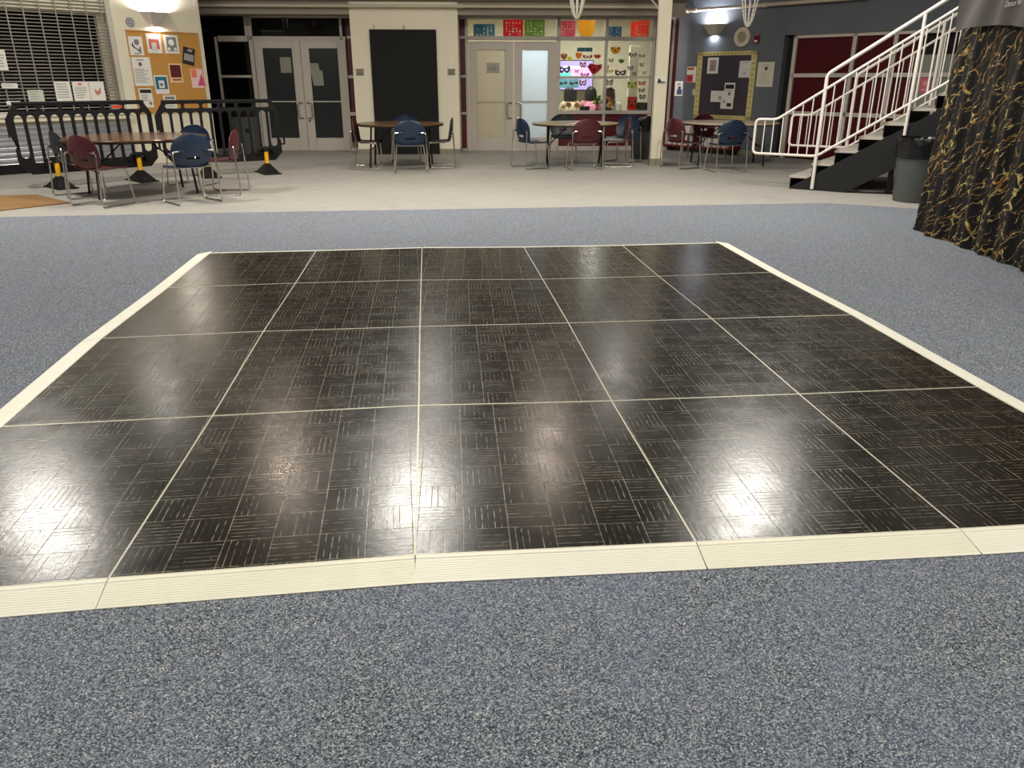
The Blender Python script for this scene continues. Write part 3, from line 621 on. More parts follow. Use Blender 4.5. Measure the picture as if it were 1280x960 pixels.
def person(loc, rz, label, shirt, hair, skin, hairlen, look=0, lean=.12, apron=None, band=None):
    """seated figure; local -y is forward"""
    t = thing('person', label, 'person', loc, rz)
    J = {}; E = []
    def add(n, p, r, par=None): J[n] = (len(J), Vector(p), r); 
    pts = [('pelvis', (0, .05, .50), .135, None), ('belly', (0, .03, .64), .125, 'pelvis'), ('chest', (0, -.02-lean*.3, .83), .135, 'belly'), ('neck0', (0, -.03-lean*.5, .98), .065, 'chest'), ('neck1', (0, -.05-lean*.7, 1.05), .052, 'neck0'), ('skull', (0, -.06-lean, 1.14), .085, 'neck1'), ('top', (0, -.05-lean, 1.21), .078, 'skull')]
    for sx in (-1, 1):
        k = 'LR'[sx > 0]
        pts += [('sh'+k, (sx*.16, -.02-lean*.4, .93), .062, 'chest'), ('el'+k, (sx*.24, -.14, .70), .045, 'sh'+k), ('wr'+k, (sx*.12, -.34, .76), .030, 'el'+k), ('pa'+k, (sx*.08, -.40, .765), .030, 'wr'+k),
                ('hp'+k, (sx*.10, .02, .50), .10, 'pelvis'), ('kn'+k, (sx*.13, -.40, .50), .065, 'hp'+k), ('an'+k, (sx*.13, -.42, .10), .042, 'kn'+k), ('to'+k, (sx*.14, -.56, .045), .04, 'an'+k)]
        for f in range(4):
            o = (f-1.5)*.016; ln = (.03, .036, .034, .026)[f]
            pts += [(f'f{f}a{k}', (sx*(.07-.0)+o-sx*.02, -.43-ln*.4, .772), .009, 'pa'+k), (f'f{f}b{k}', (sx*.07+o-sx*.03, -.45-ln, .758), .008, f'f{f}a{k}')]
        pts += [('th'+k, (sx*.03, -.41, .775), .010, 'pa'+k), ('th2'+k, (sx*.012, -.44, .765), .008, 'th'+k)]
    idx = {p[0]: i for i, p in enumerate(pts)}
    me = bpy.data.meshes.new('body'); me.from_pydata([p[1] for p in pts], [(idx[p[3]], i) for i, p in enumerate(pts) if p[3]], [])
    o = bpy.data.objects.new('body', me); COL.objects.link(o); sk = o.modifiers.new('s', 'SKIN'); sk.use_smooth_shade = True
    for i, p in enumerate(pts): v = me.skin_vertices[0].data[i]; v.radius = (p[2], p[2]); v.use_root = (i == 0)
    o.modifiers.new('ss', 'SUBSURF').levels = 1; o.modifiers['ss'].render_levels = 1
    dg = bpy.context.evaluated_depsgraph_get(); nm = bpy.data.meshes.new_from_object(o.evaluated_get(dg)); bpy.data.objects.remove(o)
    nm.materials.clear(); nm.materials.append(skin); b = bpy.data.objects.new('body', nm); COL.objects.link(b); b.parent = t
    # face
    hc = Vector((0, -.06-lean, 1.155)); f = MB(); f.ball((0, hc.y-.092, hc.z-.01), .018, 8, (.7, 1, 1.2)); f.build('nose', skin, t, smooth=True)
    f = MB()
    for sx in (-1, 1): f.ball((sx*.032, hc.y-.078, hc.z+.015), .011, 8)
    f.build('eyes', INK, t, smooth=True); MB().ball((0, hc.y-.08, hc.z-.05), .02, 8, (1.2, .5, .35)).build('mouth', pc('lips', (160, 70, 66)), t, smooth=True)
    f = MB()
    for sx in (-1, 1): f.ball((sx*.088, hc.y, hc.z), .024, 8, (.4, .8, 1.2))
    f.build('ears', skin, t, smooth=True)
    h = MB(); h.ball((0, hc.y+.025, hc.z+.045), .115, 16, (1, 1.02, 1.0), .03)
    for k in range(26):
        a = PI*(.02+.96*k/25); x, y = .10*math.cos(a), .03+.085*math.sin(a); h.tube([(x, hc.y+y, hc.z+.08), (x*1.15, hc.y+y*1.2, hc.z-.05), (x*1.2, hc.y+y*1.2+.02, hc.z-hairlen)], [.03, .03, .012], 6)
    h.build('hair', hair, t, smooth=True)
    # shirt
    def tor(u, v):
        a = 2*PI*u; z = .48+.5*v; rx = .165+.03*math.sin(PI*v)-.09*max(0, v-.8)/.2*1; ry = .135-.04*max(0, v-.8)/.2; return Vector((rx*math.cos(a), ry*math.sin(a)+.04-(.07+lean*.45)*v, z))
    MB().shell(tor, 28, 12, .006).build('shirt', shirt, t, smooth=True)
    s = MB()
    for sx in (-1, 1): s.tube(fillet([(sx*.13, -.02-lean*.4, .94), (sx*.19, -.04-lean*.3, .90), (sx*.245, -.14, .71), (sx*.17, -.27, .745)], .06), [.075, .078, .078, .074, .07, .066, .064, .062, .06, .06, .058, .055, .052, .05][:14], 12)
    s.build('sleeves', shirt, t, smooth=True)
    pn = MB()
    for sx in (-1, 1): pn.tube(fillet([(sx*.09, .08, .5), (sx*.13, -.41, .51), (sx*.13, -.42, .09)], .08), .088, 12)
    pn.build('trousers', pc('dark_trousers', (34, 36, 44)), t, smooth=True)
    if apron: 
        MB().shell(lambda u, v: Vector(((u-.5)*.24, -.135-(.045+lean*.45)*v, .52+.38*v)), 8, 8, .006).build('apron', apron, t, smooth=True)
    if band: MB().tube([(.118*math.cos(a), hc.y+.02+.12*math.sin(a), hc.z+.10-.03*math.sin(a)) for a in [2*PI*k/20 for k in range(20)]], .018, 8, closed=True).build('headband', band, t, smooth=True)
    return t
def stool(p, label):
    t = thing('stool', label, 'stool', p, 0, 'stools inside the festive room'); MB().lathe([(.0, .40), (.17, .40), (.18, .42), (.17, .44), (0, .44)], 20).build('seat', M_BLACK, t, smooth=True)
    for k in range(4):
        a = PI/4+k*PI/2; MB().tube([(.12*math.cos(a), .12*math.sin(a), .41), (.18*math.cos(a), .18*math.sin(a), 0)], .012).build('leg', M_CHROME, t, smooth=True)
HB = pc('black_hair', (26, 22, 24), .5); HBR = pc('brown_hair', (78, 40, 28), .5)
def place(px, ztop, out): 
    s = BK.uv(px, 115, out)[0]; return BK.pt(s, 0, out)
p1 = place(715, 0, -.95); p2 = place(738, 0, -1.45); p3 = place(771, 0, -.75)
person(p1, PI+BK.a+.3, 'person with dark hair in a cream top seated below the screen', pc('cream_shirt', (222, 204, 168)), HB, M_SKIN2, .22); stool(p1+Vector((0, .06, 0)), 'black stool under the person in the cream top')
person(p2, PI+BK.a-.2, 'person with dark hair in a pink top seated beside the screen', pc('pink_shirt', (214, 130, 158)), HB, M_SKIN2, .2); stool(p2+Vector((0, .06, 0)), 'black stool under the person in the pink top')
person(p3, BK.a-1.0, 'person with long brown hair in a pale blouse and dark apron looking down', pc('pale_blouse', (206, 204, 180)), HBR, M_SKIN, .26, lean=.2, apron=pc('dark_apron', (44, 40, 34)), band=HB); stool(p3+Vector((0, .06, 0)), 'black stool under the person in the pale blouse')
# flowers and small things on the inside sill
s0, s1, z0, z1 = BK.off(-.12).rect(698, 139, 811, 144)
wall_obj(MB().box(sW0, sW1, .05, .30, zSill-.02, zSill+.02), BK, 'trim_5', M_ALU)
def sillthing(px, w, h, name, cat, label, c, kind, c2=None, out=-.17):
    s = BK.uv(px, 136, out)[0]; t = thing(name, label, cat, BK.pt(s, zSill+.021, out), BK.a, 'small things on the inside window sill'); m_ = pc(name+'_'+label.split()[0], c, .6)
    if kind == 'plant':
        MB().lathe([(.0, 0), (.035, 0), (.045, .06), (.04, .06), (0, .05)], 12).build('pot', pc('clay_pot', (120, 70, 46)), t, smooth=True); l = MB()
        for k in range(40):
            a, b = random.uniform(0, 2*PI), random.uniform(.2, 1); r = w/2*b; q = Vector((r*math.cos(a), r*math.sin(a)*.5, .06+h*random.uniform(.3, .9))); l.add([q, q+Vector((.03, .01, .02)), q+Vector((.01, 0, .06)), q+Vector((-.02, -.01, .03))], [(0, 1, 2, 3)]); 
            if k % 4 == 0: l.tube([(0, 0, .05), q], .003, 4)
        l.build('leaves', m_, t)
        if c2: 
            f = MB(); [f.ball((random.uniform(-w/2, w/2), -.03, .06+h*random.uniform(.4, 1)), .02, 8) for _ in range(8)]; f.build('blossoms', pc('blossom', c2), t, smooth=True)
    elif kind == 'flower':
        MB().tube([(0, 0, 0), (0, 0, h*.6)], .006, 6).build('stem', pc('stem_green', (60, 90, 40)), t); f = MB()
        for k in range(9): a = 2*PI*k/9; f.ball((w*.3*math.cos(a), 0, h*.65+w*.3*math.sin(a)), w*.17, 8, (1, .4, 1))
        f.build('petals', m_, t, smooth=True); MB().ball((0, -.01, h*.65), w*.14, 8).build('flower_centre', pc('flower_centre', (110, 56, 20)), t, smooth=True)
    else:
        MB().box(-w/2, w/2, -.05, .05, 0, h*.8).build('box_body', m_, t, bevel=.01); MB().box(-w/2-.005, w/2+.005, -.055, .055, h*.8, h).build('lid', pc('box_lid', (40, 36, 36)), t, bevel=.004)
sillthing(704, .12, .12, 'paper_flower', 'flower', 'cream paper flower at the sill left end', (220, 200, 150), 'flower'); sillthing(711, .12, .2, 'paper_flower', 'flower', 'brown-orange paper flower on the window sill', (176, 92, 40), 'flower')
sillthing(721, .14, .18, 'paper_flower', 'flower', 'amber paper flower right of the brown-orange one', (226, 156, 34), 'flower'); sillthing(731, .2, .10, 'craft_box', 'box', 'dark craft box on the window sill', (40, 30, 34), 'box')
sillthing(746, .2, .24, 'potted_plant', 'plant', 'green potted plant beside the window mullion', (58, 92, 44), 'plant', (200, 210, 120)); sillthing(762, .13, .2, 'paper_flower', 'flower', 'golden paper flower right of the window mullion', (214, 160, 50), 'flower')
sillthing(802, .26, .18, 'craft_box', 'box', 'black craft box at the sill right end', (26, 28, 26), 'box')
# papers on doors
W_L = BK.off(.026)
sheet(W_L, 350.5, 71.5, 364, 91, 'pale sheet taped inside the left dark door', 'paper_notice', m_=pc('dull_paper', (146, 148, 132)))
sheet(W_L, 387, 79, 404, 107, 'pale sheet with a folded corner taped to the right dark door', 'paper_notice', m_=pc('dull_paper', (146, 148, 132)), corners=lambda w, h: [(-w*.25, -h/2), (w/2, -h/2), (w*.46, h*.15), (w*.25, h*.2), (w*.2, h/2), (-w/2, h/2)])
sheet(W_L, 608, 78.5, 624.5, 91.5, 'faint grey notice on the left frosted door', 'paper_notice', m_=pc('faint_notice', (170, 168, 154)), prints=[('faint_print', pc('faint_ink', (146, 144, 134)), [('p', [(.1, .6), (.35, .3), (.5, .5), (.62, .2), (.9, .6), (.5, .75)]), ('r', .1, .85, .9, .9)])])
# things behind the left transom
W_T = BK.off(-.35)
for k, (x0, y0, x1, y1, c, nm, cat, lb) in enumerate([(327, 37.5, 356, 46, (150, 146, 132), 'storage_box', 'box', 'long pale box on the ledge behind the left transom'), (351.5, 25, 360, 46, (140, 136, 124), 'rolled_poster', 'tube', 'pale upright roll behind the left transom'), (362, 30, 384, 46, (120, 118, 112), 'storage_box', 'box', 'grey slanted box behind the left transom'), (384, 21, 402, 37, (96, 84, 66), 'framed_picture', 'picture', 'brown framed picture behind the left transom')]):
    s0, s1, z0, z1 = W_T.rect(x0, y0, x1, y1); t = thing(nm, lb, cat, W_T.pt((s0+s1)/2, z0), W_T.a); w, h = s1-s0, z1-z0
    if nm == 'rolled_poster': MB().tube([(0, .08, 0), (0, .08, h)], w/2*.8, 14).build('roll', pc('ledge_'+str(k), c), t, smooth=True); MB().tube([(0, .08, h), (0, .08, h+.01)], w/2*.85, 14).build('end_cap', M_PAPER, t)
    elif nm == 'framed_picture': MB().box(-w/2, w/2, 0, .03, 0, h).build('frame', pc('ledge_'+str(k), c), t, bevel=.004); MB().box(-w/2+.03, w/2-.03, -.004, 0, .03, h-.03).build('picture', pc('dim_print', (60, 50, 44)), t); MB().box(-w*.2, w*.2, -.008, -.003, h*.25, h*.7).build('picture_motif', pc('dim_motif', (150, 130, 100)), t)
    else: MB().box(-w/2, w/2, 0, .16, 0, h*.8).build('carton', pc('ledge_'+str(k), c), t, bevel=.004); MB().box(-w/2-.01, w/2+.01, -.01, .17, h*.72, h).build('lid', M_PAPER if k == 0 else pc('lid_g', (110, 108, 104)), t, bevel=.004)
wall_obj(MB().box(sJ, sJ2, .30, .65, W_T.uv(370, 46)[1]-.04, W_T.uv(370, 46)[1]), BK, 'trim_6', M_DIM)

# ------------------------------------------------------------------ left serving-window wall
lz = lambda py, px=60: LW.uv(px, py)[1]
gs1 = LW.uv(148, 70)[0]; ge = LW.uv(262, 118)[0]
zc = LW.uv(40, 142)[1]; zg = LW.uv(60, 8)[1]
lw = MB(); lw.box(-9, ge, 0, .2, zg+.36, CH).box(gs1, ge, 0, .2, 0, zg+.36).box(-9, gs1, 0, .2, 0, zc-.06).box(-9, -3.2, 0, .2, zc-.06, zg+.36)
wall_obj(lw, LW, 'wall_left', M_CREAM)
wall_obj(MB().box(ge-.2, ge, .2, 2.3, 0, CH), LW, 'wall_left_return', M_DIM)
# dark kitchen behind grille
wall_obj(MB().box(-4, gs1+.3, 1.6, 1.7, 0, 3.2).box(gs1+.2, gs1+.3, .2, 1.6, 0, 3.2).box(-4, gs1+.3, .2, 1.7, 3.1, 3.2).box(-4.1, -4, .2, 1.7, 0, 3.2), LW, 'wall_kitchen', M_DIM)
wall_obj(MB().box(LW.off(-.25).uv(120, 30)[0], gs1, .2, .3, zc, 3.0), LW, 'wall_left_reveal', M_CREAM)
# corrugated apron and kick
zk1, zk0 = LW.uv(0, 206.3)[1], 0
cs1 = LW.uv(165, 175)[0]
co_ = MB(); nw = 7; zt = LW.uv(0, 158)[1]; prof = []
for k in range(nw*8+1): a = 2*PI*k/8; prof.append((-.045-.03*math.cos(a), zk1+(zt-zk1)*k/(nw*8)))
pr = [(0, zk1)]+prof+[(0, zt)]; n = len(pr); co_.add([(x, y, z) for x in (-5, cs1) for y, z in pr], [tuple(range(n)), tuple(range(n, 2*n))[::-1]]+[(k, (k+1) % n, n+(k+1) % n, n+k) for k in range(n)])
tag(co_.build('corrugated_panel', M_CORR, loc=LW.p, rz=LW.a, smooth=True), 'corrugated silver metal sheet facing the serving counter', 'metal panel')
wall_obj(MB().box(-5, gs1+.1, -.05, 0, 0, zk1), LW, 'baseboard_left', M_BLACK)
t = thing('serving_counter', 'white serving counter ledge under the rolling grille', 'counter', LW.pt(-3.2, 0), LW.a)
MB().box(0, gs1+3.2+.02, -.18, .5, zc-.05, zc).build('countertop', M_WHITEM, t, bevel=.006); MB().box(0, gs1+3.2, -.14, -.001, zc-.12, zc-.05).build('apron', M_CREAM, t)
# grille
t = thing('rolling_grille', 'grey rolling grille closed over the dark serving window', 'grille', LW.pt(0, 0, -.06), LW.a)
gr = MB(); z = zc+.02; zgt = LW.uv(60, 8)[1]+.34
while z < zgt: gr.tube([(-3.1, 0, z), (gs1-.03, 0, z)], .0085, 6); z += .052
gr.build('horizontal_rods', mat('grille_metal', (158, 152, 144), .4, .6, noise=.05, scale=30), t, smooth=True)
v = MB(); s = LW.uv(134, 50)[0]; stp = .245
for k in range(14): v.box(s-stp*k-.009, s-stp*k+.009, -.014, -.004, zc+.01, zgt)
v.build('vertical_links', MATS['grille_metal'], t)
MB().box(-3.1, gs1-.02, -.02, .02, zc+.001, zc+.03).build('bottom_bar', M_ALU, t, bevel=.004)
MB().box(gs1-.07, gs1-.001, -.03, .03, zc+.001, zgt+.0).build('guide_rail', M_ALU, t, bevel=.004)
tag(MB().box(-3.2, gs1+.0, .10, .35, zg-.06, zg+.36).build('shutter_hood', M_CREAM, loc=LW.p, rz=LW.a, bevel=.004), 'cream coil hood across the top of the serving window', 'shutter hood')
# papers on grille
for (x0, y0, x1, y1, lb, pr, mm) in [(-8, 62, 8, 88, 'white sheet at the frame edge tied on the grille', [('print', LINK, lines(.1, .1, .9, .9, 6))], M_PAPER), (2, 104, 22, 110.5, 'small white strip taped low on the grille, left end', [('print', LINK, lines(.1, .2, .9, .8, 2, 3))], M_PAPER), (35, 112.5, 55, 128, 'pale green sheet taped low on the grille', [('print', LINK, lines(.1, .1, .9, .9, 4, 4))], pc('mint_paper', (196, 206, 190))),
      (69, 102, 89, 126.5, 'white menu sheet, first of the three on the grille', [('print', LINK, lines(.12, .1, .88, .9, 6, 5))], M_PAPER), (91.5, 102, 112, 126.5, 'white menu sheet with an orange mark, middle of the three', [('print', LINK, lines(.12, .3, .88, .9, 5, 6)), ('orange_mark', pc('orange_ink', (222, 130, 90)), [('r', .35, .08, .6, .18)])], M_PAPER), (112.5, 102, 131, 126.5, 'white menu sheet with a red emblem nearest the cork board', [('red_emblem', pc('rose_ink', (196, 120, 110)), [('p', [(.3, .35), (.5, .5), (.75, .3), (.7, .6), (.5, .7), (.35, .62)])])], M_PAPER), (8, 126.3, 26, 131, 'small white card standing on the serving counter', [('print', LINK, [('r', .2, .4, .8, .55)])], M_PAPER)]:
    sheet(LW, x0, y0, x1, y1, lb, 'menu_sheet', 'sheet', -.03, mm, 'papers taped on the grille', prints=pr)

# cork board
s0, s1, z0, z1 = LW.rect(158, 38.5, 251, 128); ct = LW.uv(200, 39)[1]; cbm = LW.uv(215, 141)[1]
sc0 = (LW.uv(155, 39)[0]+LW.uv(171, 120)[0])/2; sc1 = (LW.uv(245.5, 41)[0]+LW.uv(259, 125)[0])/2
t = thing('cork_board', 'large cork notice board below the left wall sconce', 'notice board', LW.pt(sc0, 0, .0), LW.a); w = sc1-sc0
MB().box(.02, w-.02, -.015, -.001, cbm+.02, ct-.02).build('cork_surface', M_CORK, t)
MB().box(0, w, -.022, -.001, ct-.02, ct).box(0, w, -.022, -.001, cbm, cbm+.02).box(0, .02, -.022, -.001, cbm, ct).box(w-.02, w, -.022, -.001, cbm, ct).build('frame', pc('tan_frame', (190, 146, 88)), t, bevel=.002)
wall_obj(MB().box(sc1+.01, ge+.004, -.004, 0, 0, CH), LW, 'trim_7', M_CREAM)
CO = .018
A = lambda *a, **k: sheet(LW, *a, out=CO, **k)
A(160, 45.5, 178.5, 69, 'white flyer with a black swirl portrait, top left of the cork board', 'flyer', 'flyer', group='flyers on the cork board', prints=[('ink_drawing', INK, [('p', [(.3, .3), (.38, .5), (.5, .62), (.72, .7), (.68, .85), (.6, .72), (.4, .62), (.25, .5)])]), ('grey_drawing', GINK, [('o', .6, .3, .18), ('r', .72, .55, .85, .88), ('r', .35, .88, .7, .93)])])
A(183.5, 42.5, 201.5, 66.5, 'white flyer with a red printed block on the cork board', 'flyer', 'flyer', group='flyers on the cork board', prints=[('red_print', pc('brick_ink', (190, 96, 84)), [('r', .15, .26, .85, .78)]), ('pale_print', pc('pale_ink', (206, 200, 188)), [('r', .3, .45, .65, .85)])])
A(205.5, 44, 223, 67, 'white flyer with a grey printed block at the cork board top', 'flyer', 'flyer', group='flyers on the cork board', prints=[('grey_print', pc('slate_ink', (130, 128, 126)), [('r', .15, .1, .85, .86)]), ('white_spots', M_PAPER, [('o', .5, .4, .2), ('o', .28, .75, .1), ('o', .72, .75, .1)])])
A(228.5, 59.5, 243, 81, 'tilted dark photo flyer on the cork board', 'flyer', 'flyer', m_=pc('photo_black', (40, 36, 34)), tilt=12, group='flyers on the cork board', prints=[('photo_print', pc('photo_grey', (160, 156, 150)), [('r', .12, .38, .92, .78), ('p', [(.3, .2), (.5, .05), (.8, .1), (.7, .25)])])])
A(164.5, 71.5, 189.5, 107.5, 'tall white notice with a small round seal on the cork board', 'flyer', 'flyer', group='flyers on the cork board', prints=[('letterhead', GINK, [('r', .3, .08, .68, .11)]+lines(.15, .4, .85, .92, 9, 8, .3)), ('seal', pc('seal_ink', (130, 86, 90)), [('o', .48, .24, .09)])])
A(211.5, 79.5, 228, 103.5, 'dark red framed flyer in the cork board middle', 'flyer', 'flyer', m_=pc('peach_paper', (240, 196, 150)), group='flyers on the cork board', prints=[('maroon_print', pc('maroon_ink', (92, 24, 28)), [('r', .1, .07, .9, .72)]), ('caption', pc('brown_ink', (130, 90, 60)), [('r', .2, .8, .85, .88)])])
A(193.5, 94, 210.5, 117.5, 'teal and blue flyer with a white centre on the cork board', 'flyer', 'flyer', group='flyers on the cork board', prints=[('teal_print', pc('teal_ink', (26, 110, 136)), [('r', .08, .08, .92, .74)]), ('white_square', M_PAPER, [('r', .3, .28, .7, .68)]), ('grey_squiggle', GINK, [('o', .48, .5, .12)])])
A(239, 86, 257, 110, 'pink and white patterned flyer by the cork board right edge', 'flyer', 'flyer', m_=pc('blush_paper', (240, 206, 196)), group='flyers on the cork board', prints=[('coral_print', pc('coral_ink', (236, 130, 100)), [('r', .05, .03, .4, .45)]), ('pink_tree', pc('pink_ink', (206, 80, 130)), [('p', [(.72, .25), (.95, .88), (.4, .88)])])])
A(174.5, 110.5, 191, 134.5, 'white flyer with a bold black heading at the cork board bottom left', 'flyer', 'flyer', group='flyers on the cork board', prints=[('heading', INK, [('r', .1, .06, .95, .24)]), ('body_print', GINK, lines(.15, .34, .8, .7, 4, 9, .3)+[('o', .78, .78, .12)])])
A(205, 119, 221, 140, 'white flyer half hidden behind the barrier top rail', 'flyer', 'flyer', group='flyers on the cork board', prints=[('grey_heading', GINK, [('r', .12, .08, .88, .24)]+lines(.1, .5, .8, .9, 3, 2, .3))])
# round wall plaque
s, z = LW.uv(162.5, 27.5, .01); r_ = .075
t = thing('round_plaque', 'small round grey plaque above the cork board left corner', 'plaque', LW.pt(s, z, .001), LW.a)
MB().plate(ell(0, 0, r_, r_, 28), y0=-.012, y1=0).build('disc', pc('plaque_grey', (136, 136, 140)), t); MB().plate(ell(0, 0, r_*.78, r_*.78, 24), [ell(0, 0, r_*.62, r_*.62, 24)], y0=-.016, y1=-.012).box(-r_*.35, r_*.35, -.016, -.012, -.01, .01).build('disc_print', pc('plaque_light', (190, 190, 190)), t)

# sconces
def sconce(W, x0, y0, x1, y1, xb0, xb1, label, c, power, lc):
    s0, s1, z0, z1 = W.rect(x0, y0, x1, y1, .12); w = (s1-s0)/2; wb = w*.36; h = z1-z0; t = thing('wall_sconce', label, 'wall lamp', W.pt((s0+s1)/2, z0, .002), W.a, 'wedge-shaped wall sconces')
    D, d = .2, .06; b = MB(); b.add([(-w, 0, h), (w, 0, h), (w*.62, -D, h), (-w*.62, -D, h), (-wb, 0, 0), (wb, 0, 0), (wb*.7, -d, 0), (-wb*.7, -d, 0)], [(3, 2, 6, 7), (2, 1, 5, 6), (0, 3, 7, 4)])
    o = b.build('shade', mat('sconce_'+label.split()[0], c, .5, noise=.04), t); so = o.modifiers.new('sol', 'SOLIDIFY'); so.thickness = .006
    MB().box(-w*.35, w*.35, -.012, 0, h*.15, h*.95).build('back_plate', M_WHITEM, t); MB().tube([(-w*.4, -.09, h*.7), (w*.4, -.09, h*.7)], .018, 10).build('lamp_tube', mat('lamp_glow', (255, 250, 240), .4, emit=6), t)
    for nm, zz, rot, en, sz in (('up', h+.01, PI, power, w*1.1), ('down', -.005, 0, power*.10, wb*1.2)):
        la = bpy.data.lights.new('sconce_'+nm, 'AREA'); la.shape = 'RECTANGLE'; la.size = sz; la.size_y = .1 if nm == 'up' else .04; la.energy = en; la.color = lc
        lo = bpy.data.objects.new('sconce_light_'+nm, la); COL.objects.link(lo); lo.parent = t; lo.location = (0, -.09 if nm == 'up' else -.035, zz-(.05 if nm == 'up' else 0)); lo.rotation_euler = (rot+(.35 if nm == 'up' else 0), 0, 0)
    return t
sconce(LW, 179, 15.5, 215, 33, 0, 0, 'white wedge sconce lit above the cork board', (206, 200, 196), 44, (1, .93, .95))
sconce(BW, 875, 30.5, 904.5, 44, 0, 0, 'grey wedge sconce lit on the blue wall', (186, 182, 164), 26, (.86, .89, 1))

# ------------------------------------------------------------------ blue wall
wu = lambda px, py: BW.uv(px, py)
wS0 = wu(977, 90)[0]; wS1 = wu(1215, 60)[0]+2.0; wZ1 = wu(1040, 41.5)[1]; 
bl = MB(); bL = wu(838, 100)[0]-.5
bl.box(bL, wS0-.02, 0, .25, 0, CH).box(wS0-.02, wS1, 0, .25, wZ1, CH).box(wS1, wS1+4, 0, .25, 0, CH)
wall_obj(bl, BW, 'wall_right', M_BLUE)
wall_obj(MB().box(bL+.05, wS0-.04, -.012, 0, 0, .10), BW, 'baseboard_right', M_BASE)
wall_obj(MB().box(wS0-.02, wS1, .16, .2, 0, wZ1), BW, 'wall_right_recess', M_DIM)
fr = MB(); zb1 = wu(1040, 94)[1]; zb2 = wu(1040, 143)[1]
f0, f1 = -.02+.10, .14
fr.box(BW.off(-.08).uv(991, 90)[0]-.04, wS1, .05, .12, wZ1-.06, wZ1)
for px in (1064, 1115, 1175, 1228):
    s = wu(px, 70)[0]; fr.box(s-.035, s+.035, .05, .12, 0, wZ1)
wS2 = BW.off(-.08).uv(991, 90)[0]; fr.box(wS2-.04, wS2+.03, .05, .12, 0, wZ1)
for zz in (zb1, zb2): fr.box(wS2, wS1, .05, .12, zz-.035, zz+.035)
wall_obj(fr, BW, 'trim_8', M_ALU)
sp = wu(1140, 80)[0]
t = sempty('window_10', BW.pt(wS2, 0, -.1), BW.a); MB().box(0, sp-wS2, 0, .02, 0.02, wZ1-.05).build('red_panel', pc('oxblood_panel', (74, 4, 14), .6, spec=.2), t)
t = sempty('window_11', BW.pt(sp, 0, -.1), BW.a); MB().box(0.0, 1.0, 0, .02, 0.02, wu(1160, 68)[1]).build('grey_panel', pc('grey_infill', (138, 138, 130)), t)
sheet(BW, 1150, 96, 1163, 116, 'pink paper seen through the stair railing', 'poster', 'poster', -.085, pc('rose_paper', (206, 110, 116)), prints=[('pink_print', pc('pale_rose', (226, 160, 160)), [('o', .5, .4, .25), ('r', .2, .75, .8, .85)])])
# plum notice board
pts = [wu(873.6, 64.4), wu(948, 64.2), wu(867, 147.5), wu(938, 150)]
ps0 = (pts[0][0]+pts[2][0])/2; ps1 = (pts[1][0]+pts[3][0])/2; pz1 = (pts[0][1]+pts[1][1])/2; pz0 = (pts[2][1]+pts[3][1])/2
t = thing('notice_board', 'plum notice board with a pale yellow patterned border', 'notice board', BW.pt(ps0, 0, 0), BW.a); w = ps1-ps0; bo = .075; bo_s = .12
MB().box(.01, w-.01, -.014, -.001, pz0+.01, pz1-.01).build('board_surface', M_PLUM, t)
MB().box(0, w, -.022, -.001, pz1-bo, pz1).box(0, w, -.022, -.001, pz0, pz0+bo).box(0, bo_s, -.022, -.001, pz0, pz1).box(w-bo_s, w, -.022, -.001, pz0, pz1).build('border', pc('border_yellow', (206, 192, 132)), t)
d = MB(); n = 16
for k in range(n):
    x = bo_s/2+(w-bo_s)*k/(n-1)
    for zz in (pz1-bo/2, pz0+bo/2): d.plate(ell(x, zz, .03, .02, 8), y0=-.025, y1=-.022)
for k in range(11):
    zz = pz0+bo+(pz1-pz0-2*bo)*(k+.5)/11
    for x in (bo_s/2, w-bo_s/2): d.plate(ell(x, zz, .03, .02, 8), y0=-.025, y1=-.022)
d.build('border_dots', pc('border_dots', (170, 152, 84)), t)
B = lambda *a, **k: sheet(BW, *a, **k)
B(884.5, 72, 898, 92, 'framed flyer with a pinkish block, top left of the plum board', 'flyer', 'flyer', .018, group='flyers on the plum board', prints=[('pink_block', pc('dusty_ink', (176, 140, 136)), [('r', .2, .15, .8, .85)]), ('grey_block', pc('dim_grey', (140, 136, 130)), [('r', .3, .4, .65, .8)])])
B(924, 76, 938.5, 97, 'white flyer at the top right of the plum board', 'flyer', 'flyer', .018, pc('cool_paper', (206, 208, 206)), group='flyers on the plum board', prints=[('print', LINK, [('r', .25, .08, .8, .14), ('r', .3, .5, .8, .55), ('o', .5, .75, .12)])])
B(888.5, 113.5, 905, 127.5, 'white card with small print, lower left on the plum board', 'flyer', 'flyer', .018, group='flyers on the plum board', prints=[('print', LINK, [('r', .6, .45, .85, .8), ('r', .1, .4, .3, .44)])])
B(905.5, 103.5, 918.5, 122, 'white flyer with a black heading in the plum board middle', 'flyer', 'flyer', .022, group='flyers on the plum board', prints=[('heading', INK, [('r', .1, .12, .9, .4)]), ('body_print', GINK, [('r', .2, .5, .8, .54), ('r', .4, .62, .65, .85)])])
B(901, 118, 916.5, 136, 'white flyer with a small black emblem, lowest on the plum board', 'flyer', 'flyer', .02, group='flyers on the plum board', prints=[('emblem', INK, [('r', .5, .6, .85, .85)]), ('body_print', LINK, [('o', .25, .5, .12)])])
B(946.5, 77.5, 967, 108.5, 'tall cream notice with a dark seal right of the plum board', 'flyer', 'flyer', .004, pc('cream_paper', (216, 212, 192)), prints=[('seal', pc('seal_dark', (90, 70, 74)), [('o', .52, .26, .1)]), ('body_print', LINK, [('r', .3, .1, .72, .13)]+lines(.15, .42, .85, .9, 8, 4, .3))])
